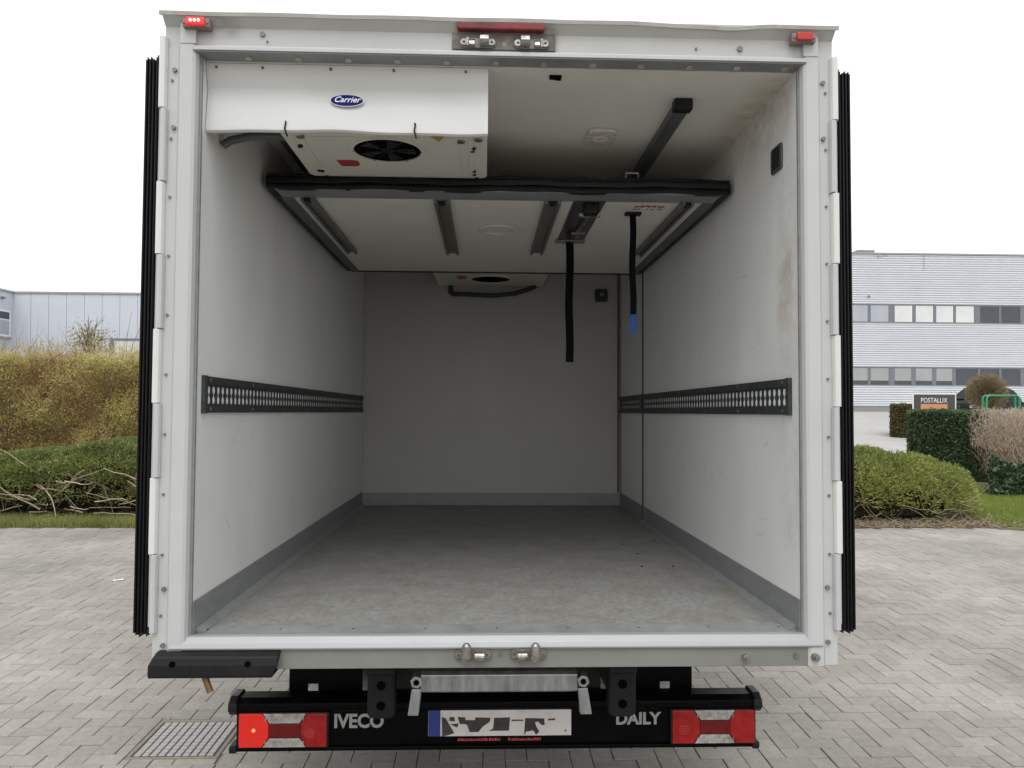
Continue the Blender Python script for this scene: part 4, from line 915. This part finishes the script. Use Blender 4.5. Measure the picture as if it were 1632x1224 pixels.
# --- tall yellow-brown hedge behind it
bh = empty('beech_hedge', (-7.5, 9.6, 0)); tag(bh, 'tall yellow and russet leafed hedge behind the low yew hedge', 'hedge')
NC1 = 11500
x = rng.uniform(-13, -2.5, NC1); front = rng.random(NC1) < .82; z = np.where(front, .35 + rng.random(NC1) * 1.75, 2.06); 
bulge_ = fnoise(np.stack([x, z, z], 1), 2.6, 13)
y_ = np.where(front, 9.12 - .20 * bulge_ + (rng.random(NC1) < .3) * rng.uniform(0, .2, NC1), rng.uniform(9.1, 10.3, NC1)); z = z + np.where(front, 0, .10 * fnoise(np.stack([x, y_, 0*x], 1), 4, 77) - .06 + .25 * rng.random(NC1) ** 5)
keep = ~(front & (bulge_ < -.55) & (rng.random(NC1) < .6))
C = (np.stack([x, y_, z], 1) - np.array(bh.location))[keep]
Nr = np.where(front[keep][:, None], np.array([[0, -.8, .35]]), np.array([[0, -.1, 1.0]]))
mesh_quads('foliage', clumps(C, Nr, 11, .10, .022, .0105, 1.0), BROWNL, bh)
vs = []; fs = []; nx = 60
for i in range(nx + 1):
    xx = -13 + 10.5 * i / nx
    for (ya, za) in ((9.42, -.03), (9.36, .6), (9.36, 1.2), (9.30, 2.05), (10.2, 2.05), (10.3, -.03)):
        vs.append((xx + 7.5, ya - 9.6 + rnd.uniform(-.08, .08), za + rnd.uniform(-.05, .04)))
for i in range(nx):
    for j in range(5): fs.append((i*6+j, i*6+j+1, (i+1)*6+j+1, (i+1)*6+j))
MB().add(vs, fs).build('inner_twigs', pm('russet_inner_twigs', (.26, .17, .085), .95, var=.4, vscale=9, bump=.8, bscale=14, spec=0.0, col2=(.28, .24, .095), c2scale=4), bh)
twigs('twigs', 1500, lambda: (rnd.uniform(-12, -3) + 7.5, rnd.uniform(-.66, .1), rnd.uniform(.2, 2.0)), lambda: (rnd.gauss(0, .5), rnd.gauss(-.1, .2), 1), lambda: rnd.uniform(.2, .6), .004, TWIGD, bh, 'stuff')
twigs('top_shoots', 1500, lambda: (rnd.uniform(-12, -3) + 7.5, rnd.uniform(-.45, .5), rnd.uniform(1.85, 2.1)), lambda: (rnd.gauss(0, .35), rnd.gauss(0, .2), 1), lambda: rnd.uniform(.10, .5) * (1 if rnd.random() < .85 else 1.5), .0036, TWIG, bh, 'stuff')
# bare shrub at the far left standing in front of the hedge
bs = empty('bare_shrub', (-7.25, 9.0, 0)); tag(bs, 'leafless grey twiggy shrub against the russet hedge at the left edge', 'shrub')
twigs('stems', 9, lambda: (rnd.gauss(0, .1), rnd.gauss(0, .06), 0), lambda: (rnd.gauss(0, .22), rnd.gauss(0, .1), 1), lambda: rnd.uniform(1.2, 1.9), .012, TWIGD, bs, 'stuff', 6, 5)
twigs('branches', 170, lambda: (rnd.gauss(0, .28), rnd.gauss(0, .12), rnd.uniform(.35, 1.7)), lambda: (rnd.gauss(0, .7), rnd.gauss(0, .3), .8), lambda: rnd.uniform(.2, .6), .004, TWIGD, bs, 'stuff', 4)
# young shrub rising above the hedge
ys_ = empty('young_shrub', (-6.15, 9.75, 0)); tag(ys_, 'thin pale leafed shrub sticking up above the russet hedge', 'shrub')
MB().tube([(0, 0, 0), (.01, 0, 1.2), (.03, .02, 1.9), (.0, 0, 2.35), (-.05, 0, 2.62)], .018, 6, .3).build('stem', TWIGD, ys_, smooth=True)
twigs('branches', 46, lambda: (rnd.gauss(0, .04), rnd.gauss(0, .04), rnd.uniform(1.8, 2.45)), lambda: (rnd.gauss(0, .6), rnd.gauss(0, .3), 1), lambda: rnd.uniform(.15, .5), .005, TWIGD, ys_, 'stuff', 4)
P = np.stack([rng.normal(0, .14, 700), rng.normal(0, .1, 700), rng.normal(2.38, .11, 700)], 1)
mesh_quads('foliage', quads(P, rdir(700), rng.uniform(.014, .026, 700), rng.uniform(.008, .014, 700)), leafmat('pale_young_leaf', [(.25, .22, .09), (.32, .30, .13), (.38, .36, .18)], .3), ys_)
twigs('long_shoots', 5, lambda: (rnd.uniform(.5, .9), 0, 1.9), lambda: (rnd.uniform(-.2, .5), 0, 1), lambda: rnd.uniform(.5, 1.0), .005, TWIGD, ys_, 'stuff', 5)

# --- grass verge
def blades(name, n, xf, yf, m, h0, h1, parent=None, z=0.0):
    x = xf(n); y = yf(n); hh = rng.uniform(h0, h1, n); a = rng.uniform(0, 6.28, n); wd = rng.uniform(.002, .004, n)
    lx, ly = rng.normal(0, .35, n) * hh, rng.normal(0, .35, n) * hh
    v = np.zeros((n, 3, 3)); v[:, 0] = np.stack([x - wd*np.cos(a), y - wd*np.sin(a), np.full(n, z)], 1); v[:, 1] = np.stack([x + wd*np.cos(a), y + wd*np.sin(a), np.full(n, z)], 1)
    v[:, 2] = np.stack([x + lx, y + ly, z + hh], 1)
    o = mesh_quads(name, v.reshape(-1, 3), m, parent, 3); return o
vg = MB().box(-11, -2, VERGE + .001, 9.4, -.05, -.004).build('grass_verge', GRASSBED); vg['kind'] = 'structure'
g = blades('verge_grass', 46000, lambda n: rng.uniform(-8, -2.5, n), lambda n: VERGE + .01 + rng.random(n) ** 1.4 * .55 + .03 * np.sin(np.arange(n)), GRASSM, .03, .12)
tag(g, 'rough grass strip between the paving and the yew hedge', 'grass', kind='stuff')
soil = MB().prism([(2.2, VERGE), (4.4, VERGE - .10), (5.4, VERGE + .02), (6.1, VERGE - .10), (6.6, VERGE - .45), (11.0, VERGE - 1.5), (11, 8.0), (6.9, 8.3), (6.6, 9.2), (2.2, 9.2)], -.05, .004, 'z').build('planting_bed', EARTH); soil['kind'] = 'structure'
lawn = MB().prism([(6.25, VERGE - .1), (6.65, VERGE - .40), (11.0, VERGE - 1.4), (16, 5.0), (16, 11.5), (7.0, 11.5), (6.6, 8.2)], -.05, .012, 'z').build('lawn', GRASSBED); lawn['kind'] = 'structure'
def lawn_pts(n):
    x = rng.uniform(6.3, 9.8, n); y = rng.uniform(5.6, 10.5, n); ok = (y > VERGE - .12 - (x - 6.3) * .33) & (x > 6.3 + np.clip(y - 7.2, 0, 9) * .12); return x[ok], y[ok]
lx_, ly_ = lawn_pts(95000)
g = blades('lawn_grass', len(lx_), lambda n: lx_, lambda n: ly_, LAWNM, .02, .05, z=.012); tag(g, 'short bright green lawn to the right of the rounded shrub', 'grass', kind='stuff')
twigs('leaf_litter', 420, lambda: (rnd.uniform(3.6, 6.6), VERGE - .05 + rnd.random() ** 2 * .5, .012), lambda: (rnd.gauss(0, 1), rnd.gauss(0, .5), rnd.uniform(0, .25)), lambda: rnd.uniform(.05, .3), .0028, TWIG, None, 'stuff')
tag(bpy.data.objects['leaf_litter'], 'dry twigs and litter on the soil below the rounded shrub', 'litter')
P = np.stack([rng.uniform(3.4, 6.9, 2600), VERGE - .04 + rng.random(2600) ** 1.5 * .6, rng.uniform(.004, .03, 2600)], 1)
o = mesh_quads('fallen_leaves', quads(P, rdir(2600, (0, 0, -.0)) * np.array([1, 1, .3]), rng.uniform(.012, .03, 2600), rng.uniform(.005, .012, 2600)), leafmat('dry_leaf', [(.10, .07, .04), (.2, .15, .09), (.32, .26, .17)], .1)); tag(o, 'dry fallen leaves along the edge of the planting bed', 'leaves', kind='stuff')

# --- rounded evergreen shrub on the right
sh = empty('rounded_shrub', (4.55, 7.85, 0)); tag(sh, 'rounded bright green juniper shrub beside the paving on the right', 'shrub')
NC1 = 8200
th = rng.uniform(0, 2 * math.pi, NC1); ph = np.arcsin(rng.uniform(-.05, 1, NC1)); r = 1 - np.abs(rng.normal(0, .07, NC1))
cp_ = np.cos(ph); P = np.stack([2.02 * np.sign(np.cos(th)) * np.abs(np.cos(th)) ** .85 * cp_ * r, .96 * np.sin(th) * cp_ * r, .12 + .70 * np.abs(np.sin(ph)) ** .8 * np.sign(np.sin(ph)) * r], 1)
nb = fnoise(P, 4.5, 31); P *= (1 + .05 * nb)[:, None]; P[:, 2] = np.abs(P[:, 2]) + .03
frontlow = (P[:, 1] < -.35) & (P[:, 2] < .36 + .13 * fnoise(P, 2.6, 33)) & (P[:, 0] < 1.5)
keep = ~(frontlow & (rng.random(NC1) > .22)) & ~((nb < -.55) & (rng.random(NC1) < .7))
P = P[keep]; Nn = P / np.array([2.05, 1, .72]); Nn /= np.linalg.norm(Nn, axis=1, keepdims=True)
lv = clumps(P, Nn + np.array([.25, 0, .35]), 14, .095, .023, .0066, .75)
mesh_quads('foliage', lv, JUN, sh)
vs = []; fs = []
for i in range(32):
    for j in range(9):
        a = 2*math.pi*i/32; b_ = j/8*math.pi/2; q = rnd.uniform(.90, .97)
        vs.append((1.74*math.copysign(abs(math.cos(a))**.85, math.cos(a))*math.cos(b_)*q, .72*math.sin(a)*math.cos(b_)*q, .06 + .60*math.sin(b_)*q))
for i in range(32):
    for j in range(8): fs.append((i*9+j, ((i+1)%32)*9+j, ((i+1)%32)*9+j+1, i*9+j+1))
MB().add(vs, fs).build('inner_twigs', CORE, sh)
for k in range(26):
    p = Vector((rnd.uniform(-.3, 1.6), -.78 + rnd.uniform(-.05, .2), rnd.uniform(.02, .3))); d = Vector((rnd.uniform(-1, 1), -.25, rnd.uniform(-.3, .5))).normalized(); pts = [p]; L = rnd.uniform(.2, .5)
    for q in range(4): d = (d + Vector((rnd.gauss(0, .2), rnd.gauss(0, .1), rnd.gauss(0, .2)))).normalized(); pts.append(pts[-1] + d * L / 4); pts[-1].z = max(.015, pts[-1].z)
    MB().tube(pts, rnd.uniform(.004, .007), 5, .4).build('branch', TWIG, sh, smooth=True)

# --- clipped hedges on the right
def clipped(name, label, cx, cy, z0, sx, sy, sz, m, core, n, leaf, rot=0):
    e = empty(name, (cx, cy, z0), rot); tag(e, label, 'hedge')
    f_ = rng.integers(0, 10, n); a, b_, c_ = rng.uniform(-1, 1, n), rng.uniform(-1, 1, n), rng.uniform(0, 1, n)
    x = np.where(f_ < 5, a * sx/2, np.where(f_ < 8, np.where(f_ == 7, sx/2, -sx/2), a * sx/2))
    y = np.where(f_ < 5, -sy/2, np.where(f_ < 8, b_ * sy/2, b_ * sy/2))
    z = np.where(f_ < 8, c_ * sz, sz)
    P = np.stack([x, y, z], 1) + rng.normal(0, .022, (n, 3)); nb = fnoise(P, 3, 41); P[:, 1] += .035 * nb * (f_ < 5); P[:, 2] += .02 * nb * (f_ >= 8)
    P[:, 2] = np.maximum(P[:, 2], .01)
    mesh_quads('foliage', quads(P, rdir(n, (0, -.5, .4)), rng.uniform(.7, 1.2, n) * leaf, rng.uniform(.3, .5, n) * leaf), m, e)
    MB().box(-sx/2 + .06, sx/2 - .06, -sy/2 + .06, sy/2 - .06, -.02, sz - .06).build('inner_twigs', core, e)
    return e
clipped('clipped_hedge', 'tall dark green clipped hedge with a flat top below the sign', 9.44, 11.86, 0, 2.5, 1.0, 1.27, DARKH, GREENCORE, 60000, .030, R(-29.3))
clipped('clipped_hedge', 'small brownish clipped hedge behind the left side of the sign', 15.3, 24.0, terr(0, 24) - .02, 2.0, 1.2, 1.12, BEECH, CORE, 14000, .05, R(-28))
clipped('clipped_hedge', 'low olive clipped hedge behind the green rail at the right edge', 20.0, 22.6, terr(0, 22.6) - .02, 4.2, 1.3, 1.0, BEECH, CORE, 14000, .06)
# --- pale twiggy bush with ivy
tb = empty('twiggy_bush', (9.42, 10.2, 0)); tag(tb, 'pale tan leafless bush with dark ivy on its lower part, at the right edge', 'bush')
twigs('twigs', 2600, lambda: (rnd.uniform(-.85, 1.3), rnd.uniform(-.55, .55), rnd.uniform(.25, .95)), lambda: (rnd.gauss(-.1, .35), rnd.gauss(-.15, .3), 1), lambda: rnd.uniform(.25, .5), .0045, pm('tan_twig', (.46, .37, .28), .9, var=.3, vscale=5), tb, 'stuff', 2, 3)
twigs('dark_stems', 260, lambda: (rnd.uniform(-.8, 1.2), rnd.uniform(-.6, .4), rnd.uniform(0, .5)), lambda: (rnd.gauss(0, .5), rnd.gauss(-.1, .3), 1), lambda: rnd.uniform(.5, .9), .007, pm('brown_stem', (.20, .13, .08), .9, var=.3, vscale=5), tb, 'stuff', 4, 4)
N1 = 16000; P = np.stack([rng.uniform(-1.0, 1.4, N1), rng.uniform(-.6, .6, N1), rng.uniform(.7, 1.36, N1)], 1)
P[:, 2] += .05 * fnoise(P, 3, 55)
mesh_quads('twig_tips', quads(P, rdir(N1, (-.2, -.2, 1.6)), rng.uniform(.03, .07, N1), rng.uniform(.003, .006, N1)), TANTWIG, tb)
N1 = 9000; x = rng.uniform(-1.45, 1.3, N1); P = np.stack([x, -.62 - .12 * (x < -.3) + np.abs(rng.normal(0, .1, N1)) - .08 * fnoise(np.stack([x, x, x], 1), 2, 61), rng.uniform(.03, .72, N1) * (.85 + .15 * np.sin(x * 4.3 + 2.6))], 1)
mesh_quads('ivy', quads(P, rdir(N1, (0, -.3, 0)), rng.uniform(.025, .045, N1), rng.uniform(.018, .032, N1)), IVY, tb)
vs = []; fs = []
for i in range(24):
    for j in range(7):
        a = 2*math.pi*i/24; q = rnd.uniform(.85, 1); hz_ = (0, .2, .45, .7, .95, 1.05, 1.08)[j]; rr = (1, 1, 1, .97, .85, .5, 0)[j]
        vs.append((.15 + 1.02*math.cos(a)*rr*q, .42*math.sin(a)*rr*q, hz_*q))
for i in range(24):
    for j in range(6): fs.append((i*7+j, ((i+1)%24)*7+j, ((i+1)%24)*7+j+1, i*7+j+1))
MB().add(vs, fs).build('inner_twigs', pm('tan_inner_twigs', (.24, .17, .11), .95, var=.5, vscale=14, bump=.8, bscale=20), tb)
# --- ball-shaped twiggy tree
zt_ = terr(0, 21.5)
bt = empty('ball_tree', (15.95, 21.6, zt_ + .12)); tag(bt, 'small tan ball-shaped leafless tree in front of the parked car', 'tree')
MB().tube([(0, 0, -.15), (.02, 0, .5), (0, 0, .95), (.0, 0, 1.5)], .16, 8, .5).build('trunk', TWIGD, bt, smooth=True)
s_ = MB()
for k in range(1500):
    a = rdir(1)[0]; a[2] = a[2] * .9 + .15; p = Vector((0, 0, 1.5)); L = rnd.uniform(.42, .66); q = Vector(a)
    s_.tube([p + q * .15, p + q * L * .7 + Vector((0, 0, .03)), p + q * L + Vector((0, 0, .08 + .05 * rnd.random()))], .006, 3, .4)
s_.build('crown', pm('tan_crown_twig', (.24, .19, .11), .9, var=.3, vscale=4), bt)['label'] = 'dense ball of fine tan twigs'
N1 = 7000; d = rdir(N1); P = d * rng.uniform(.3, .62, N1)[:, None] + np.array([0, 0, 1.52])
mesh_quads('twig_tips', quads(P, d + rdir(N1) * .5, rng.uniform(.03, .06, N1), rng.uniform(.006, .012, N1)), leafmat('tan_tip', [(.14, .10, .05), (.22, .17, .09), (.30, .24, .14)], .15), bt)
N1 = 1800; P = np.stack([rng.normal(0, .17, N1), rng.normal(0, .17, N1), rng.uniform(.1, 1.1, N1)], 1)
mesh_quads('stem_shoots', quads(P, rdir(N1, (0, 0, 1)), rng.uniform(.03, .06, N1), rng.uniform(.006, .012, N1)), BEECH, bt)

# ================================================================== BUILDINGS
CLAD = pm('pale_metal_cladding', (.68, .70, .73), .45, var=.03, vscale=.5)
CLADL = pm('blue_grey_cladding', (.54, .57, .63), .5, var=.03, vscale=.6)
CAPM = pm('grey_roof_cap', (.30, .31, .33), .5, var=.05)
FRAMEM = pm('grey_window_frame', (.16, .175, .20), .5, var=.08)
WINL = glassmat('pale_window_glass', (.36, .38, .42)); WINB = glassmat('blind_backed_glass', (.62, .63, .61), .15); WIND = glassmat('dark_window_glass', (.025, .032, .04), .05, .3)  # colour noise in the dark glass stands in for reflected trees
WINM = glassmat('grey_blind_glass', (.30, .31, .30), .12)
PLINTH = pm('grey_plinth', (.24, .24, .235), .8, var=.08)
# right-hand building
rbz = terr(0, 36); YB = 36.0
rbd = empty('office_building', (18.3, YB, rbz)); tag(rbd, 'two storey office building with pale ribbed cladding and window bands on the right', 'building')
W_, DZ = 30.0, 20.0
def ribbed(z0, z1, name='cladding_band'):
    s_ = MB(); p = .114; n = int(round((z1 - z0) / p)); pts = []
    for k in range(n):
        zb = z0 + (z1 - z0) * k / n; h = (z1 - z0) / n
        pts += [(.03, zb), (.03, zb + h*.16), (-.050, zb + h*.40), (-.050, zb + h*.80), (.03, zb + h*.999)]
    m_ = len(pts)
    vs = [(0, y, z) for y, z in pts] + [(W_, y, z) for y, z in pts]
    fs = [(i, i+1, m_+i+1, m_+i) for i in range(m_-1)]
    return s_.add(vs, fs).build(name, CLAD, rbd)
o_ = rbz
ribbed(6.25 - o_, 8.80 - o_); ribbed(3.06 - o_, 5.30 - o_); ribbed(1.06 - o_, 2.12 - o_)
MB().box(-.05, W_, -.02, .02, -.1, 1.055 - o_).build('plinth', PLINTH, rbd)
MB().box(.001, W_, .05, DZ, -.1, 8.78 - o_).build('wall', CLAD, rbd)
MB().box(-.06, W_ + .1, -.09, DZ, 8.80 - o_, 8.88 - o_).build('roof_edge', CAPM, rbd)
def col(u): return (u - 1356.8) * .03262        # measured pane edges turned into metres along the wall
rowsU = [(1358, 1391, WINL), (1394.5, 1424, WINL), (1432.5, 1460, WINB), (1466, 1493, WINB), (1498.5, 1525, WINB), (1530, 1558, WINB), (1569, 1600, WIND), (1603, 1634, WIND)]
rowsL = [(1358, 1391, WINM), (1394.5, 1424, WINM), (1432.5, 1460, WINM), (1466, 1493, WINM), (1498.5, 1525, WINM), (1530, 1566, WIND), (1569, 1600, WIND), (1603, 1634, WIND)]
for rows, z0, z1 in ((rowsU, 5.30, 6.25), (rowsL, 2.12, 3.06)):
    z0 -= o_; z1 -= o_
    MB().box(0, W_, .005, .045, z0, z1).build('window_band', FRAMEM, rbd)
    k = 0
    ext = list(rows)
    u = 1640
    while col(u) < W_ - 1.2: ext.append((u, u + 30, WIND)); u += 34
    for (ua, ub, g_) in ext:
        fr_ = MB(); xa, xb = col(ua), col(ub)
        if xa < .05: xa = .05
        wn = MB().box(xa, xb, -.004, .003, z0 + .07, z1 - .05).build('window', g_, rbd)
        MB().box(xb - .045, xb - .005, -.014, -.005, z0 + .07, z1 - .05).build('frame_bar', PRINTW if g_ is WINB else FRAMEM, wn)
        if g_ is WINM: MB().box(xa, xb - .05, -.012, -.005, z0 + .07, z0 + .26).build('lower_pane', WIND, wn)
    MB().box(0, W_, -.05, .004, z0 - .03, z0 + .02).build('sill', CAPM, rbd)
MB().box(1.15, 2.05, 1.2, 2.0, 8.88 - o_, 9.25 - o_).box(1.15, 2.05, 1.17, 1.2, 8.98 - o_, 9.12 - o_).build('roof_unit', PLINTH, rbd)
MB().box(3.95, 3.97, -.055, -.041, 8.0 - o_, 8.78 - o_).build('panel_joint', FRAMEM, rbd)
MB().box(1.05, 1.15, -.10, -.041, 6.60 - o_, 6.68 - o_).build('wall_lamp', FRAMEM, rbd)
MB().prism([(1.5, 8.68 - o_), (2.0, 8.76 - o_), (2.1, 8.70 - o_), (1.55, 8.62 - o_)], -.06, -.041, 'y').build('dented_panel', CAPM, rbd)
# left-hand building
lbd = empty('warehouse', (-23.1, 36, terr(0, 36))); tag(lbd, 'pale blue-grey panelled warehouse behind the left hedges', 'building')
o_ = terr(0, 36)
MB().box(.0, 40, .03, 20, -.1, 6.36 - o_).build('wall', CLADL, lbd)
pwid = .856
xx = .0; k = 0
while xx < 20:
    x1_ = xx + pwid - .02
    dz0 = 4.20 - o_ if 4.62 < xx + .4 < 10.5 else -.1
    MB().box(xx, x1_, -.012, .029, dz0, 6.36 - o_).build('wall_panel', CLADL, lbd); xx += pwid
MB().box(-.1, 40.1, -.06, 20, 6.36 - o_, 6.46 - o_).build('roof_edge', CAPM, lbd)
MB().box(4.66, 10.4, -.03, .029, 4.10 - o_, 4.20 - o_).box(4.66, 4.84, -.03, .029, -.1, 4.10 - o_).build('door_frame', FRAMEM, lbd)
MB().box(4.85, 10.4, -.005, .028, -.1, 4.09 - o_).build('loading_door', pm('white_roller_door', (.62, .62, .60), .5, var=.03, vscale=1), lbd)
# its wing turned towards the camera
MB().box(-12, -.002, -9, 20, -.2, 6.36 - o_).build('wing_wall', CLADL, lbd)
MB().box(-12.1, .06, -9.06, 20, 6.361 - o_, 6.461 - o_).build('wing_roof_edge', CAPM, lbd)
for ya in (-1.75, -3.6, -5.5):
    wn = MB().box(-.001, .05, ya - .1, ya + 1.45, 4.2 - o_, 5.45 - o_).build('window', PRINTW, lbd)
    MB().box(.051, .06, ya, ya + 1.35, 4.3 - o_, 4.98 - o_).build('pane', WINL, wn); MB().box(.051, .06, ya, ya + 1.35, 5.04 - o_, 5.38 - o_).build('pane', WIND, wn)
    MB().box(-.001, .10, ya - .15, ya + 1.5, 4.1 - o_, 4.19 - o_).build('sill', CAPM, wn)
MB().box(-.001, .12, -1.0, -.8, 6.0 - o_, 6.08 - o_).build('wall_lamp', FRAMEM, lbd)

# ================================================================== SIGN, RAIL, CAR
sg = empty('business_sign', (11.52, 17.0, 0)); tag(sg, 'dark grey sign board with white lettering over an orange strip', 'sign')
SGM = pm('dark_grey_sign', (.06, .058, .058), .5, var=.08)
MB().box(-.53, .53, -.02, .02, .95, 1.625).build('board', SGM, sg, bevel=.003)
for x in (-.555, .555): MB().cyl((x, 0, 0), (x, 0, 1.66), .017, 10).build('post', PRINTW, sg)
MB().cyl((-.555, 0, 1.655), (.555, 0, 1.655), .014, 8).build('top_bar', PRINTW, sg)
s_ = MB()
for k in range(14):
    x = -.54 + k * .083; s_.cyl((x, 0, 1.665), (x - .02, 0, 1.72), .004, 4); s_.cyl((x, 0, 1.665), (x + .02, 0, 1.72), .004, 4)
s_.build('bird_spikes', FRAMEM, sg)['kind'] = 'stuff'
text_mesh('lettering', 'POSTALUX', .176, PRINTW, sg, (-.02, -.0225, 1.475), offset=.0, sx=.80)
MB().box(-.37, .33, -.0245, -.0205, 1.245, 1.385).build('orange_strip', pm('orange_strip', (.55, .27, .12), .5, var=.08), sg)
gr = empty('cycle_rail', (13.32, 17.0, 0)); tag(gr, 'bright green tubular hoop rail standing behind the clipped hedge', 'rail')
GRN = pm('green_paint', (.015, .25, .11), .4, var=.08)
for k, dx in enumerate((0, .06)):
    MB().tube([(-.42 + dx, k*.25, 0), (-.42 + dx, k*.25, 1.52), (-.40 + dx, k*.25, 1.58), (-.34 + dx, k*.25, 1.61), (.36 + dx, k*.25, 1.61), (.42 + dx, k*.25, 1.58), (.44 + dx, k*.25, 1.52), (.44 + dx, k*.25, 0)], .026, 10).build('hoop', GRN, gr, smooth=True)
# parked car
cz_ = terr(0, 28.5)
car = empty('parked_car', (20.4, 28.6, cz_), R(214)); tag(car, 'dark parked car behind the ball-shaped tree in front of the office building', 'car')
CARP = pm('dark_car_paint', (.004, .0045, .006), .4, var=.1, spec=.1, coat=.04, rvar=.03); CGL = pm('car_glass', (.006, .007, .009), .2, spec=.08)
low = [(-2.15, .28), (-2.2, .55), (-2.12, .82), (-1.55, .93), (1.05, .92), (1.95, .80), (2.15, .62), (2.15, .30)]
MB().prism(low, -.86, .86, 'y').build('body', CARP, car, bevel=.07, seg=3)
cab = [(-1.95, .90), (-1.35, 1.36), (-.75, 1.45), (.05, 1.42), (1.05, .92)]
b_ = MB().prism(cab, -.80, .80, 'y'); b_.v = [(x, y * (1 - .22 * max(0, z - .92) / .5), z) for x, y, z in b_.v]; b_.build('cabin', CARP, car, bevel=.05, seg=3)
for sgn in (-1, 1):
    def sy_(z): return sgn * (.80 * (1 - .22 * (z - .92) / .5) + .006)
    for q in ([(-1.62, .97), (-1.25, 1.30), (-.75, 1.37), (-.70, .97)], [(-.62, .97), (-.66, 1.375), (.0, 1.35), (.78, .97)]):
        MB().add([(x, sy_(z), z) for x, z in q], [(0, 1, 2, 3)]).build('side_window', CGL, car)
    MB().box(1.98, 2.16, sgn * .62 - .16, sgn * .62 + .16, .62, .74).build('headlight', pm('car_headlight', (.6, .62, .65), .1, coat=.5), car, bevel=.03)
    MB().box(-2.2, -2.08, sgn * .66 - .14, sgn * .66 + .14, .68, .80).build('tail_lamp', REDL, car, bevel=.02)
    MB().box(.62, .80, sgn * .97 - .09, sgn * .97 + .09, .93, 1.05).build('mirror', CARP, car, bevel=.03)
    for x in (-1.35, 1.35):
        w_ = MB().cyl((x, sgn * .70, .31), (x, sgn * .88, .31), .31, 24).build('wheel', TYRE, car, bevel=.03)
        MB().cyl((x, sgn * .885, .31), (x, sgn * .87, .31), .2, 16).build('rim', GALVB, w_)
MB().add([(.12, -.60, 1.40), (.12, .60, 1.40), (1.02, .74, .955), (1.02, -.74, .955)], [(0, 1, 2, 3)]).build('windscreen', CGL, car).location = (.03, 0, .015)
MB().add([(-1.42, -.62, 1.33), (-1.42, .62, 1.33), (-1.93, .74, .95), (-1.93, -.74, .95)], [(0, 1, 2, 3)]).build('rear_window', CGL, car).location = (-.02, 0, .015)
# small litter on the paving
for k, (x, y, rz) in enumerate(((-3.05, 4.15, .3),)):
    o = MB().add([(-.035, -.008, .002), (.04, -.012, .004), (.045, .010, .010), (0, .014, .003), (-.03, .009, .006)], [(0, 1, 2, 3, 4)]).build('paper_scrap', PRINTW); o.location = (x, y, .003); o.rotation_euler = (0, 0, rz)
    tag(o, 'small white scrap of paper lying on the paving at the left', 'litter')
